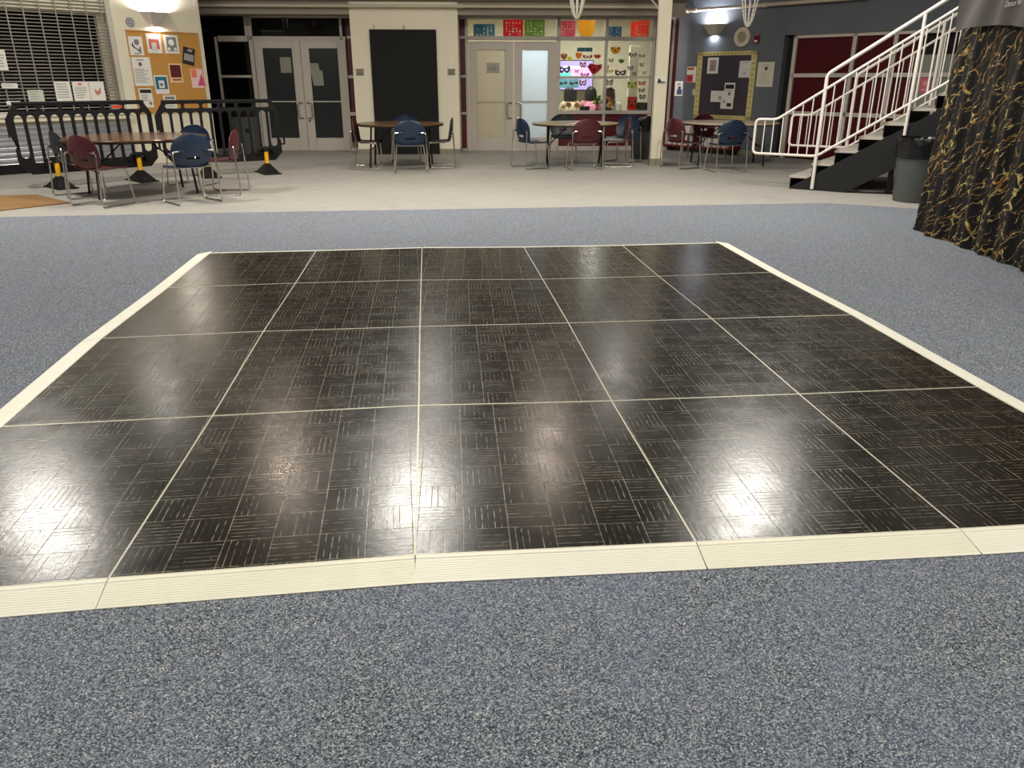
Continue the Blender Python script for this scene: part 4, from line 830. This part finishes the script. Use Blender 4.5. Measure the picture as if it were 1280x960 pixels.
B(858.5, 83.5, 870, 103, 'red and white flyer left of the plum board', 'flyer', 'flyer', .004, prints=[('red_print', pc('bright_red_ink', (196, 56, 44)), [('r', .05, .05, .75, .2), ('r', .0, .5, .7, .98)]), ('dark_spot', pc('deep_red_ink', (130, 30, 30)), [('o', .35, .72, .15)])])
B(843.5, 101.5, 853.5, 120, 'white flyer with a blue picture near the blue wall corner', 'flyer', 'flyer', .004, prints=[('blue_print', pc('blue_ink', (50, 74, 130)), [('r', .3, .55, .9, .9), ('r', .4, .35, .75, .55)]), ('grey_print', GINK, [('r', .3, .15, .7, .25)])])
# light switch beside the board
s, z = wu(867.5, 115); tag(MB().box(-.03, .03, -.012, 0, -.06, .06).box(-.008, .008, -.02, -.012, -.02, .015).build('light_switch', pc('ivory_plastic', (206, 200, 168)), loc=BW.pt(s, z, .002), rz=BW.a, bevel=.002), 'ivory light switch at the left edge of the plum board', 'switch')
# round speaker
s, z = wu(929, 46.5); r_ = (wu(940, 46)[0]-wu(918, 46)[0])/2*.86; rz_ = .18
t = thing('wall_speaker', 'round cream wall speaker above the plum board', 'speaker', BW.pt(s, z, .002), BW.a)
MB().plate(ell(0, 0, rz_, rz_, 36), [ell(0, 0, rz_*.56, rz_*.56, 30)], y0=-.05, y1=0).build('rim', pc('speaker_cream', (206, 192, 172)), t, bevel=.008); MB().plate(ell(0, 0, rz_*.57, rz_*.57, 30), y0=-.035, y1=0).build('grille_cloth', pc('speaker_cloth', (152, 142, 118)), t)
s, z = wu(947, 49); t = thing('fire_alarm', 'small red fire alarm strobe beside the round speaker', 'fire alarm', BW.pt(s, z, .002), BW.a)
MB().box(-.055, .055, -.05, 0, -.07, .07).build('housing', pc('alarm_red', (150, 22, 26)), t, bevel=.006); MB().box(-.03, .03, -.065, -.05, -.055, -.02).build('strobe_lens', M_PAPER, t, bevel=.004); MB().box(-.035, .035, -.053, -.05, .0, .045).build('horn_grille', M_BLACK, t)
# low red book rack
q0, q1 = wu(832, 186), wu(926, 193)
bR = bL+.5
rk = thing('book_rack', 'low red metal book rack under the plum board', 'book rack', BW.pt(bR, 0, .02), BW.a); W_ = wu(925, 193)[0]-bR; hR = .55
MB().box(0, W_, -.30, 0, .10, .13).build('bottom_shelf', M_RED2, rk, bevel=.004); MB().box(0, W_, -.22, 0, .36, .38).build('middle_shelf', M_RED2, rk, bevel=.004)
for k, x in enumerate((0, W_/2, W_-.02)): MB().box(x, x+.02, -.30, 0, .10, hR).build('upright', M_RED2, rk, bevel=.003)
MB().box(0, W_, -.012, 0, .10, hR).build('back_panel', pc('rack_dark', (60, 40, 38)), rk)
f_ = MB(); 
for x in (.05, W_-.09): f_.box(x, x+.04, -.28, -.02, 0, .10)
f_.build('feet', M_BLACKM, rk)
bpr = None; x = .05; k = 0
bcol = [M_PAPER, pc('cream_cover', (206, 200, 180)), pc('grey_cover', (160, 158, 150)), pc('brown_cover', (96, 60, 44)), pc('tan_cover', (150, 120, 90))]
desc = ['white', 'cream', 'grey', 'brown', 'tan']
protos = {}
for row, zz in ((0, .1305), (1, .3805)):
    x = .04; k = 0
    while x < W_-.08:
        w = random.uniform(.02, .04); ci = random.choice([0, 0, 0, 0, 0, 1, 2, 3]); 
        if W_/2-.05 < x < W_/2+.03: x += .09; continue
        if random.random() < .12: x += .05; continue
        hh = random.uniform(.19, .222) if row == 0 else random.uniform(.13, .16)
        key = ci
        if key not in protos:
            b = thing('book', 'x', 'book', (0, 0, 0), 0, 'books standing in the low red rack'); MB().box(0, 1, -.14, 0, 0, 1).build('cover', bcol[ci], b); MB().box(.1, .9, -.135, -.002, .98, 1.004).build('pages', M_PAPER, b); protos[key] = b; o = b
        else: o = copy_tree(protos[key])
        o['label'] = f'{desc[ci]} book standing on the {("bottom", "upper")[row]} shelf of the red rack'
        o.location = BW.pt(bR+x, zz, .06); o.rotation_euler[2] = BW.a; o.scale = (w, 1, hh); x += w+.006; k += 1

# ------------------------------------------------------------------ chairs
def make_chair(m_, nm):
    t = thing('stacking_chair', nm, 'chair')
    def seat(u, v):
        a = (u-.5)*2; b = v; y = -.20+.43*b; hw = .215+.02*math.sin(PI*b)-.03*max(0, (b-.82)/.18)**2; return Vector((a*hw, y, .445+.02*abs(a)**2.5-.025*max(0, (b-.75)/.25)**2-.012*math.sin(PI*b)))
    MB().shell(seat, 16, 14, -.012).build('seat', m_, t, smooth=True)
    def back(u, v):
        a = (u-.5)*2; z = .44+.39*v; hw = (.19+.065*math.sin(min(1, v/.5)*PI/2))*math.sqrt(max(0, 1-max(0, (v-.48)/.525)**2.3)) if v < .999 else .03
        y = -.20-.055*v-.02*math.sin(PI*v)+.055*a*a*(hw/.25); 
        if v < .12: y += .03*(1-v/.12)**2
        return Vector((a*hw, y, z))
    MB().shell(back, 22, 22, .011, skip=lambda u, v: abs(u-.5) < .17 and .23 < v < .31).build('backrest', m_, t, smooth=True)
    for sx in (-1, 1):
        p = fillet([(sx*.15, -.245, .635), (sx*.262, -.25, .635), (sx*.272, -.29, .012), (sx*.262, .20, .012), (sx*.225, .17, .43), (sx*.19, -.12, .43)], .045)
        MB().tube(p, .0105, 8).build('leg_frame', M_CHROME, t, smooth=True)
    MB().tube([(-.2, .05, .425), (.2, .05, .425)], .009, 8).tube([(-.2, -.1, .425), (.2, -.1, .425)], .009, 8).build('cross_bar', M_CHROME, t, smooth=True)
    for sx in (-1, 1): MB().box(sx*.155-.03, sx*.155+.03, -.262, -.232, .622, .648).build('back_bracket', m_, t, bevel=.004)
    return t
PR = {'navy': make_chair(M_NAVY, 'x'), 'burgundy': make_chair(M_BURG, 'x'), 'black': make_chair(M_DARKP, 'x')}; used = set()
def chair(kind, x, y, deg, label, group):
    """deg: direction the sitter faces, world degrees"""
    o = PR[kind] if kind not in used else copy_tree(PR[kind]); used.add(kind)
    o.location = (x, y, 0); o.rotation_euler[2] = math.radians(deg-90); tag(o, label, 'chair', group); return o
def table(c, r, top, label, axis, h=.74, wish=False, group='round folding tables'):
    t = thing('round_table', label, 'table', (c.x, c.y, 0), math.radians(axis), group)
    MB().lathe([(0, h-.022), (r-.006, h-.022), (r, h-.018), (r, h-.004), (r-.004, h), (0, h)], 56).build('tabletop', top, t, smooth=True)
    MB().lathe([(r-.03, h-.04), (r-.015, h-.04), (r-.008, h-.022), (r-.03, h-.022)], 48).build('edge_band', M_BLACKM, t, smooth=True)
    for sx in (-1, 1):
        x = sx*r*.62; f = MB()
        if wish:
            for sy in (-1, 1): MB().tube(fillet([(x, sy*.10, h-.03), (x, sy*.08, .32), (x, sy*.30, .02)], .1), .018, 8).build('leg', M_BLACKM, t, smooth=True)
        else:
            for sy in (-1, 1): MB().tube([(x, sy*r*.36, h-.03), (x+sx*.05, sy*r*.42, .0)], .016, 8).build('leg', M_BLACKM, t, smooth=True)
        f.tube([(x, -r*.38, h*.45), (x, r*.38, h*.45)] if not wish else [(x, -.1, .34), (x, .1, .34)], .012, 8).tube([(x, -r*.37, h-.045), (x, r*.37, h-.045)], .014, 8); f.build('leg_crossbar', M_BLACKM, t, smooth=True)
        MB().tube([(x, 0, h*.45 if not wish else .34), (sx*r*.15, 0, h-.04)], .010, 8).build('brace', M_BLACKM, t, smooth=True)
    return t
T1 = fl(176, 172.7, .74); T2 = fl(502.5, 153.4, .74); T3 = fl(717.5, 152.8, .74); T4 = fl(911, 154.0, .74)
# near-horizon depths are steadied by the leg positions on the floor
def at_depth(px, y): 
    # world point on the floor column of pixel px at world y
    d = ray(px, 200); k = (y-CAM.y)/d.y; return Vector((CAM.x+d.x*k, y, 0))
T1 = at_depth(173, 9.15); T2 = at_depth(502.5, 12.35); T3 = at_depth(717.5, 12.25); T4 = at_depth(908, 12.25)
table(T1, .90, M_WOODT, 'large round walnut table in front of the serving counter', 30)
table(T2, .76, M_TOPD, 'round brown table in front of the black board', -4)
table(T3, .77, M_TOPB, 'round tan table in front of the frosted doors', -6, wish=True)
table(T4, .86, M_TOPC, 'round pale table in front of the plum notice board', -8)
g1, g2, g3, g4 = 'chairs at the walnut table', 'chairs at the brown table', 'chairs at the tan table', 'chairs at the pale table'
def ch(kind, px, y, deg, label, g): p = at_depth(px, y); return chair(kind, p.x, p.y, deg, label, g)
ch('burgundy', 124, 8.15, 60, 'burgundy chair nearest the serving counter with its back turned', g1)
ch('black', 97, 8.95, 40, 'black chair mostly hidden behind the nearest burgundy chair', g1)
ch('navy', 232, 8.28, 130, 'navy chair at the near side of the walnut table', g1)
ch('burgundy', 275, 9.05, 180, 'burgundy chair seen side-on right of the walnut table', g1)
ch('navy', 236, 10.0, 250, 'blue chair facing us behind the walnut table', g1)
ch('navy', 513.5, 11.55, 92, 'navy chair with its back turned in front of the brown table', g2)
ch('burgundy', 462, 12.25, -4, 'dark red chair seen side-on left of the brown table', g2)
ch('black', 549, 12.25, 178, 'black chair seen side-on right of the brown table', g2)
ch('navy', 508, 13.3, 268, 'blue chair on the far side of the brown table', g2)
ch('burgundy', 729, 11.7, 94, 'burgundy chair with its back turned in front of the tan table', g3)
ch('navy', 666, 11.95, 20, 'navy chair seen side-on left of the tan table', g3)
ch('navy', 775, 12.82, 222, 'navy chair right of the tan table beside the bin', g3)
ch('burgundy', 768, 12.1, 176, 'burgundy chair seen side-on at the tan table right end', g3)
ch('black', 703, 13.3, 262, 'black chair on the far side of the tan table', g3)
ch('navy', 905, 11.15, 96, 'navy chair with its back turned in front of the pale table', g4)
ch('burgundy', 853, 11.75, 22, 'burgundy chair left of the pale table', g4)
ch('burgundy', 884, 13.15, 285, 'burgundy chair behind the pale table', g4)
p = at_depth(716, 11.98); t = sheet(Wall((0, 0), 0), 0, 0, 1, 1, 'white sheet of paper lying on the tan table', 'paper_sheet', 'paper', 0)
for c in kids(t): bpy.data.objects.remove(c)
t.location = (T3.x-.02, T3.y-.35, .7405); t.rotation_euler = (0, 0, .3); MB().box(-.14, .14, -.105, .105, 0, .0015).build('paper', M_PAPER, t); MB().box(-.1, .08, .05, .07, .0015, .002).build('print', LINK, t)

# ------------------------------------------------------------------ bins
def bin_(c, r, h, label, bag=True, group=None, lid=None, nm='trash_bin'):
    t = thing(nm, label, 'trash bin', (c.x, c.y, 0), 0, group); zb = h*.86
    MB().lathe([(0, 0), (r*.82, 0), (r*.84, .02), (r*.97, zb*.9), (r*1.0, zb*.9), (r*1.0, zb), (r*.95, zb), (r*.93, zb-.05), (r*.80, .04), (0, .04)], 40).build('body', M_GREYB, t, smooth=True)
    if bag:
        rr = random.Random(3); jt = {}
        def jit(i, k): jt.setdefault((i, k), rr.uniform(-.008, .008)); return jt[(i, k)]
        MB().lathe([(r*1.01, zb*.80), (r*1.035, zb*.86), (r*1.02, zb*.92), (r*1.05, zb*.97), (r*1.03, h-.02), (r*1.02, h), (r*.97, h-.015), (r*.88, h-.10), (r*.80, zb*.5), (0, zb*.45)], 40, jit=jit).build('bin_liner', M_BAG, t, smooth=True)
    return t
bp = at_depth(1150, 7.46); bin_(Vector((bp.x, bp.y, 0)), .285, .78, 'grey round bin with black liner beside the stairs')
bp = at_depth(803, 13.5); bin_(bp, .27, .78, 'grey bin with black liner behind the cream column')
for k, px in enumerate((299, 313)):
    p = BK.pt(BK.uv(px, 160, .28)[0], 0, .30); t = thing('recycling_bin', ['grey tall bin with a black lid farther from the dark doors', 'grey tall bin with a black lid nearest the dark doors'][k], 'recycling bin', p, BK.a, 'tall grey bins beside the dark doors')
    w = .115; MB().hexa([(-w, -.2, 0), (w, -.2, 0), (w, .2, 0), (-w, .2, 0)], [(-w*1.1, -.22, .72), (w*1.1, -.22, .72), (w*1.1, .22, .72), (-w*1.1, .22, .72)]).build('body', M_GREYB, t, bevel=.01)
    MB().hexa([(-w*1.12, -.23, .72), (w*1.12, -.23, .72), (w*1.12, .23, .72), (-w*1.12, .23, .72)], [(-w*.8, -.16, .84), (w*.8, -.16, .84), (w*.8, .16, .84), (-w*.8, .16, .84)]).build('lid', M_BLACK, t, bevel=.012)
    MB().lathe([(.0, 0), (.05, 0), (.05, .004), (0, .004)], 16).build('recycling_mark', M_DIM, t).matrix_local = Matrix.Translation((0, -.212, .45)) @ Matrix.Rotation(PI/2, 4, 'X')
redpanel(BK.uv(292, 165)[0], sJ-.04, .1, BK.uv(305, 140)[1], 'wall_red_low_panel')

# ------------------------------------------------------------------ barriers
def barrier(p0, p1, zt, zb, label, feet, over=(0, 0)):
    d = (p1-p0); ln = d.length; a = math.atan2(d.y, d.x); t = thing('crowd_barrier', label, 'barrier', (p0.x, p0.y, 0), a, 'black plastic crowd barriers')
    L_ = ln; H = zt; ch_ = .14
    out = [(0.10, H), (L_-.10, H), (L_, H-.16), (L_, H-.48), (L_-.05, H-.55), (L_, H-.62), (L_, zb+.12), (L_-.12, zb), (.16, zb), (0.02, zb+.16), (.02, zb+.34), (.07, zb+.42), (0.0, zb+.5), (0, H-.40), (-.03, H-.44), (-.03, H-.2)]
    hs = []; n1 = 6; x0, x1 = .12, L_-.12
    for k in range(n1):
        w = (x1-x0)/n1; hs.append(rslot(x0+w*k+.018, x0+w*(k+1)-.018, H-.10, H-.035, .032, 4))
    n2 = 12; x0, x1 = .05, L_-.04
    for k in range(n2):
        w = (x1-x0)/n2; e = .03 if 0 < k < n2-1 else .10; hs.append(rslot(x0+w*k+w*.13, x0+w*(k+1)-w*.13, zb+.12+(e if k in (0, n2-1) else 0), H-.15, w*.37, 6))
    MB().plate(out, hs, y0=-.018, y1=.018).build('panel', M_BLACK, t, bevel=.004)
    MB().tube([(.09, 0, H), (L_-.09, 0, H)], .024, 10).build('top_rail', M_BLACK, t, smooth=True); MB().tube([(.06, 0, H-.128), (L_-.06, 0, H-.128)], .02, 8).build('middle_rail', M_BLACK, t, smooth=True)
    for zz in (H-.5, zb+.3): MB().tube([(L_+.005, 0, zz-.05), (L_+.055, 0, zz-.05), (L_+.055, 0, zz+.05)], .016, 8).build('hinge_peg', M_BLACK, t, smooth=True)
    for x in feet:
        MB().tube([(x, -.06, .15), (x, -.06, .345)], .034, 14).build('reflective_sleeve', M_YEL, t, smooth=True)
        MB().hexa([(x-.13, -.34, 0), (x+.13, -.34, 0), (x+.13, .24, 0), (x-.13, .24, 0)], [(x-.035, -.10, .16), (x+.035, -.10, .16), (x+.035, -.02, .16), (x-.035, -.02, .16)]).box(x-.14, x+.14, -.36, .26, 0, .018).build('foot', M_BLACK, t, bevel=.006)
        MB().tube(fillet([(x-.13, -.03, .30), (x-.09, -.05, .40), (x+.09, -.05, .40), (x+.13, -.03, .30)], .05), .026, 8).box(x-.045, x+.045, -.095, -.019, .345, .40).build('foot_clamp', M_BLACK, t, smooth=True)
    return t
F1, F2 = fl(75, 234), fl(176, 225.5); dd = (F2-F1).normalized(); dl = math.degrees(math.atan2(dd.y, dd.x))
BR = Wall((F1.x, F1.y), dl)
u0, u1 = BR.uv(14, 170)[0], BR.uv(193, 170)[0]; zt1 = (BR.uv(15, 129)[1]+BR.uv(180, 127.5)[1])/2; zb1_ = (BR.uv(50, 225)[1]+BR.uv(190, 213)[1])/2
b1 = barrier(BR.pt(u0), BR.pt(u1), zt1, max(.2, zb1_), 'black plastic barrier in front of the serving counter, red sticker on top rail', (0-u0, (F2-F1).length-u0))
s = BR.uv(146, 136.5)[0]-u0; MB().box(s-.07, s+.07, -.026, -.019, zt1-.085, zt1-.045).build('red_sticker', pc('sticker_red', (196, 60, 36)), b1)
F3, F4 = fl(251, 224), fl(334, 216); BR2 = Wall((F4.x, F4.y), 27)
v0, v1 = BR2.uv(199, 165)[0], BR2.uv(350, 165)[0]; zt2 = (BR2.uv(205, 126.5)[1]+BR2.uv(335, 126)[1])/2
b2 = barrier(BR2.pt(v0), BR2.pt(v1), zt2, max(.2, zb1_), 'black plastic barrier standing in front of the dark doors', (-.95-v0, 0-v0))
# tan mat
q = [fl(-60, 248), fl(46, 244), fl(86, 250.5), fl(70, 257.5), fl(-60, 272)]
q = [fl(-70, 248), fl(46, 244.2), fl(88, 254.2), fl(-40, 268.5)]
o = Vector(q[0]); tag(MB().plate([(p.x-o.x, p.y-o.y) for p in q], y0=.0, y1=.012, plane='xy').build('floor_mat', M_MAT, loc=(o.x, o.y, .0005)), 'tan floor mat at the frame edge near the burgundy chair', 'mat')

# ------------------------------------------------------------------ staircase
phi = math.radians(-40); X0 = Vector((5.198, 8.815, 0)); SD = Vector((math.cos(phi), math.sin(phi), 0)); SW = Vector((-math.sin(phi), math.cos(phi), 0)); RUN, RISE, NS, WID = .28, .185, 12, 1.75
SN = Wall((X0.x, X0.y), -40)            # near side plane of the stair
st = thing('staircase', 'black steel staircase with pale treads and white railings', 'staircase', X0, phi)
for k in range(NS):
    z = RISE*(k+1); MB().box(k*RUN, (k+1)*RUN+.03, .0, WID, z-.035, z).build('tread', pc('tread_grey', (176, 170, 158)), st, bevel=.003)
    MB().box(k*RUN+.012, k*RUN+.022, .01, WID-.01, z-RISE, z-.035).build('riser', M_STEEL, st)
for y in (-.012, WID+.012):
    p = [(0.0, 0), (.30, 0), (NS*RUN, (NS-1)*RISE-.22), (NS*RUN, NS*RISE-.05)]
    k = [(.02, 0), (.6, 0), (NS*RUN+.1, (NS)*RISE-.42), (NS*RUN+.1, NS*RISE+.0), (.22, .06)]
    MB().plate([(0.03, .0), (.78, .0), (NS*RUN+.1, NS*RISE-.55), (NS*RUN+.1, NS*RISE-.06), (.15, .10), (.03, .03)], y0=y-.006, y1=y+.006).build('stringer', M_STEEL, st)
for x, h in ((1.25, .5), (2.6, 1.2)):
    for y in (.2, WID-.26): MB().box(x, x+.06, y, y+.06, 0, h).build('support_post', M_STEEL, st)
# landing
MB().box(NS*RUN, NS*RUN+1.6, -.0, WID, NS*RISE-.0, NS*RISE+.06).build('landing', M_STEEL, st)
for y in (.1, WID-.2): MB().box(NS*RUN+1.4, NS*RUN+1.5, y, y+.1, 0, NS*RISE).build('support_post', M_STEEL, st)
U = lambda px, py: SN.uv(px, py)
def railing(y):
    r = thing('railing', None, None); r.parent = st; del_ = []
    g0 = U(1033, 93); g1_ = U(1157, 17); sl = RISE/RUN
    # positions on the near plane, reused for the far side (same stair, same railing)
    pz = U(1020, 196)[1]; xp = (U(1018, 233)[0]+g0[0])/2; xt = NS*RUN
    ztop = g0[1]; zl = lambda x: ztop+sl*(x-xp)
    xq = (U(1132, 170)[0]+g1_[0])/2
    o = MB().tube(fillet([(xp, y, .02), (xp, y, ztop), (xt, y, zl(xt))], .06), .024, 10); o.build('guard_rail', M_WHITEM, r, smooth=True)
    n_ = 0
    for x in (xq, xq+(xq-xp), xt-.05):
        if x < xt: MB().tube([(x, y, zl(x)), (x, y, max(0, RISE*(x/RUN)-.15))], .022, 10).build('post', M_WHITEM, r, smooth=True)
    hz = U(1034, 112)[1]; hx = (U(972, 149)[0]); dz = ztop-hz; zh = lambda x: zl(x)-dz
    ex = (U(945, 150)[0]+U(943, 190)[0])/2; ze = zh(hx); zbm = U(980, 193)[1]
    yo = y-.045 if y < WID/2 else y+.045
    pts_ = fillet([(xt, y, zh(xt)), (hx, y, ze), (ex, y, ze), (ex, y, zbm), (xp, y, zbm), (xt, y, zbm+sl*(xt-xp))], .07)
    MB().tube(pts_, .018, 10).build('handrail', M_WHITEM, r, smooth=True)
    x = ex+.13
    while x < xt-.02:
        zt_ = zh(x) if x > hx else ze; z0_ = zbm if x < xp else zbm+sl*(x-xp)
        if abs(x-xp) > .05: MB().tube([(x, y, z0_), (x, y, zt_)], .0085, 6).build('baluster', M_WHITEM, r, smooth=True)
        x += .125
    return r
railing(-.035); railing(WID+.035)

# ------------------------------------------------------------------ curtain and sheeting on the right
c0, c1 = fl(1146, 288), fl(1279, 340); dcu = (c1-c0).normalized(); nC = Vector((-dcu.y, dcu.x, 0))
if nC.x > 0: nC = -nC
CW = Wall((c0.x, c0.y), math.degrees(math.atan2(dcu.y, dcu.x)))
ztc = CW.uv(1206, 44)[1]+.06
def cur(u, v):
    s = u*4.6; x = s+.07*(1-v)*0; z = .012+ztc*v; a = .026*(1.1-.5*v)
    w = a*math.sin(s*17+1.3*math.sin(s*5))+a*.5*math.sin(s*41+v*2)+.05*math.exp(-((s-.35)/.2)**2)*(1-v)
    flare = -.02*(1-v)**2*max(0, 1-s/.5)+.16*v**1.5*max(0, 1-s/.6)
    q = c0+dcu*(s+flare)+nC*w; return Vector((q.x-c0.x, q.y-c0.y, z))
cu = tag(MB().shell(cur, 420, 26, .004).build('marbled_curtain', M_GOLD, loc=(c0.x, c0.y, 0), smooth=True), 'black curtain with gold marbled veins hanging beside the stairs', 'curtain')
t = thing('curtain_stand', 'black pole and crossbar stand carrying the marbled curtain', 'stand', (c0.x, c0.y, 0), CW.a)
MB().tube([(.05, .14 if True else 0, ztc+.02), (4.6, .14, ztc+.02)], .02, 8).build('crossbar', M_BLACKM, t, smooth=True)
for x in (.12, 4.5): MB().tube([(x, .14, .02), (x, .14, ztc+.02)], .022, 8).build('pole', M_BLACKM, t, smooth=True); MB().box(x-.2, x+.2, -.02, .30, 0, .012).build('base_plate', M_BLACKM, t)
def tarp(u, v):
    s = .26+u*4.2; z = ztc-.06+.95*v; w = .10+.03*math.sin(s*6+v*3)+.02*math.sin(s*15-v*5); q = dcu*s+nC*w; return Vector((q.x, q.y, z+.05*math.sin(s*2.3)*(1-v)))
ns_ = thing('plastic_sheeting', 'dark grey plastic sheet with faint white script over the curtain top', 'sheeting', (c0.x, c0.y, 0), 0)
MB().shell(tarp, 90, 16, .004).build('sheet', M_TARP, ns_, smooth=True)
me = text_mesh('Dance W', .06, .0006); sh = Matrix(((1, .35, 0, 0), (0, 1, 0, 0), (0, 0, 1, 0), (0, 0, 0, 1))); me.transform(sh); me.materials.append(pc('script_white', (200, 194, 190)))
to = bpy.data.objects.new('script_lettering', me); COL.objects.link(to); su, zu = CW.uv(1266, 4, .16)
to.parent = ns_; q = dcu*su+nC*.155; axx = dcu if True else -dcu
mm = Matrix((dcu.to_4d()[:3], (0, 0, 1), (nC.x, nC.y, 0))).transposed().to_4x4(); mm.translation = (q.x, q.y, zu); to.matrix_local = mm

# ------------------------------------------------------------------ hanging bead swags
def swag(px, py, y, wpx, n, label, beads):
    d = ray(px, py); k = (y-CAM.y)/d.y; p = CAM+d*k; wid = wpx/FPX*(p-CAM).dot(CF)/2; dz = 23/FPX*(p-CAM).dot(CF)*py/23
    t = thing('bead_swag', label, 'hanging decoration', (p.x, p.y, p.z), .2, 'white bead swags hanging from the ceiling'); H = CH-p.z
    R0 = .20
    for k in range(n):
        a = PI*k/n; f = .75+.25*((k*7) % 5)/4; pts_ = []
        for j in range(41):
            x = -1+j/20; rr = x; z = dz*f*0+ (abs(x)**2.2)*H; xr = wid*math.copysign(min(1, (abs(x)**2.2*H/dz)**.45)*(.9+.12*math.sin(k)), x) if abs(x) > 0 else 0
            if abs(x)**2.2*H > dz: xr = math.copysign(wid*(.9+.12*math.sin(k))*(1+.15*(abs(x)**2.2*H-dz)/H), x)
            pts_.append((xr*math.cos(a), xr*math.sin(a), z+.012*(k % 3)))
        mb = MB().tube(pts_, .006 if beads else .011, 6)
        if beads:
            P = [Vector(q) for q in pts_]
            for i in range(len(P)-1):
                L_ = (P[i+1]-P[i]).length; m_ = max(1, int(L_/.05))
                for q in range(m_):
                    c = P[i].lerp(P[i+1], q/m_)
                    if c.z < dz*1.6: mb.ball(c, .014, 6)
        mb.build('bead_strand', mat('pearl_white', (222, 216, 204), .35), t, smooth=True)
    MB().lathe([(0, 0), (.03, 0), (.03, .03), (0, .03)], 12, (0, 0, H-.03)).build('ceiling_hook', M_ALU, t)
swag(721, 23, 11.5, 22, 5, 'white cord swag hanging above the yellow banner', False)
swag(934.5, 33, 11.0, 26, 6, 'white bead swag hanging above the round speaker', True)
# short conduit stubs by the column top
p = at_depth(806, 13.4); t = thing('conduit_brace', 'thin slanted conduit brace beside the column top', 'conduit', (p.x, p.y, 0), 0); za = Wall((p.x, p.y), 0).uv(813, 12.5)[1]
MB().tube([(.11, 0, za), (-.10, 0, za+.22), (-.9, 0, CH)], .018, 8).build('slanted_bar', M_PIPE, t, smooth=True); MB().tube([(.11, 0, za), (.02, 0, za+.5), (.02, 0, CH)], .012, 8).build('upright_bar', M_PIPE, t, smooth=True)

# ------------------------------------------------------------------ lights
def area(x, y, z, size, e, c=(1, .95, .86), name='ceiling_and_fill_light', rot=None, sy=None, spread=PI):
    la = bpy.data.lights.new(name, 'AREA'); la.shape = 'DISK' if sy is None else 'RECTANGLE'; la.size = size; la.energy = e; la.color = c; la.spread = spread
    if sy: la.size_y = sy
    o = bpy.data.objects.new(name, la); COL.objects.link(o); o.location = (x, y, z)
    if rot: o.rotation_euler = rot
    return o
LZ = 4.2
for x, y in ((-5.1, 7.4), (-.26, 7.4), (4.3, 6.95)): area(x, y, LZ, .78, 160)
for x, y in ((-2.25, 8.9), (1.82, 8.95)): area(x, y, LZ, .24, 34, (1, .84, .68))
for x, y in ((-5, 12.0), (0, 12.2), (3.6, 12.0)): area(x, y, LZ, .5, 24)  # weak fill row added over the back tables, no fixtures there
for x, y in ((-4.6, 1.2), (0, .8), (4.6, 1.2)): area(x, y, LZ, .6, 70)  # added fill, evens out the light on the near carpet
for x, y in ((-4, -3.5), (3.5, -3.5)): area(x, y, LZ, .6, 92)  # added fill behind the camera for the carpet foreground
for px, o_, z_, e_, c_ in ((672, -.9, 2.75, 26, (.96, .98, 1)), (610, -1.6, 2.8, 16, (1, .94, .82)), (760, -1.4, 2.85, 40, (1, .95, .84)), (735, -.45, 2.9, 22, (1, .97, .9)), (790, -.45, 2.9, 14, (1, .97, .9)), (640, -.5, 2.9, 12, (1, .97, .9)), (370, -1.0, 3.0, 22, (1, .94, .84))):  # near-glass ones added to front-light the decorations, last one for the ledge items
    q = BK.pt(BK.uv(px, 60)[0], 2.5, o_); area(q.x, q.y, z_, .5, e_, c_, 'room_and_fill_light')
q = LW.pt(-1.0, 0, -1.0); area(q.x, q.y, 3.0, .4, 5, (1, .94, .84), 'kitchen_light')
w = bpy.data.worlds.new('world'); sc.world = w; w.use_nodes = True; w.node_tree.nodes['Background'].inputs[0].default_value = (.5, .48, .45, 1); w.node_tree.nodes['Background'].inputs[1].default_value = .1
sc.view_settings.view_transform = 'Standard'; sc.view_settings.look = 'None'; sc.view_settings.exposure = .35; sc.view_settings.gamma = 1; sc.view_settings.use_curve_mapping = False
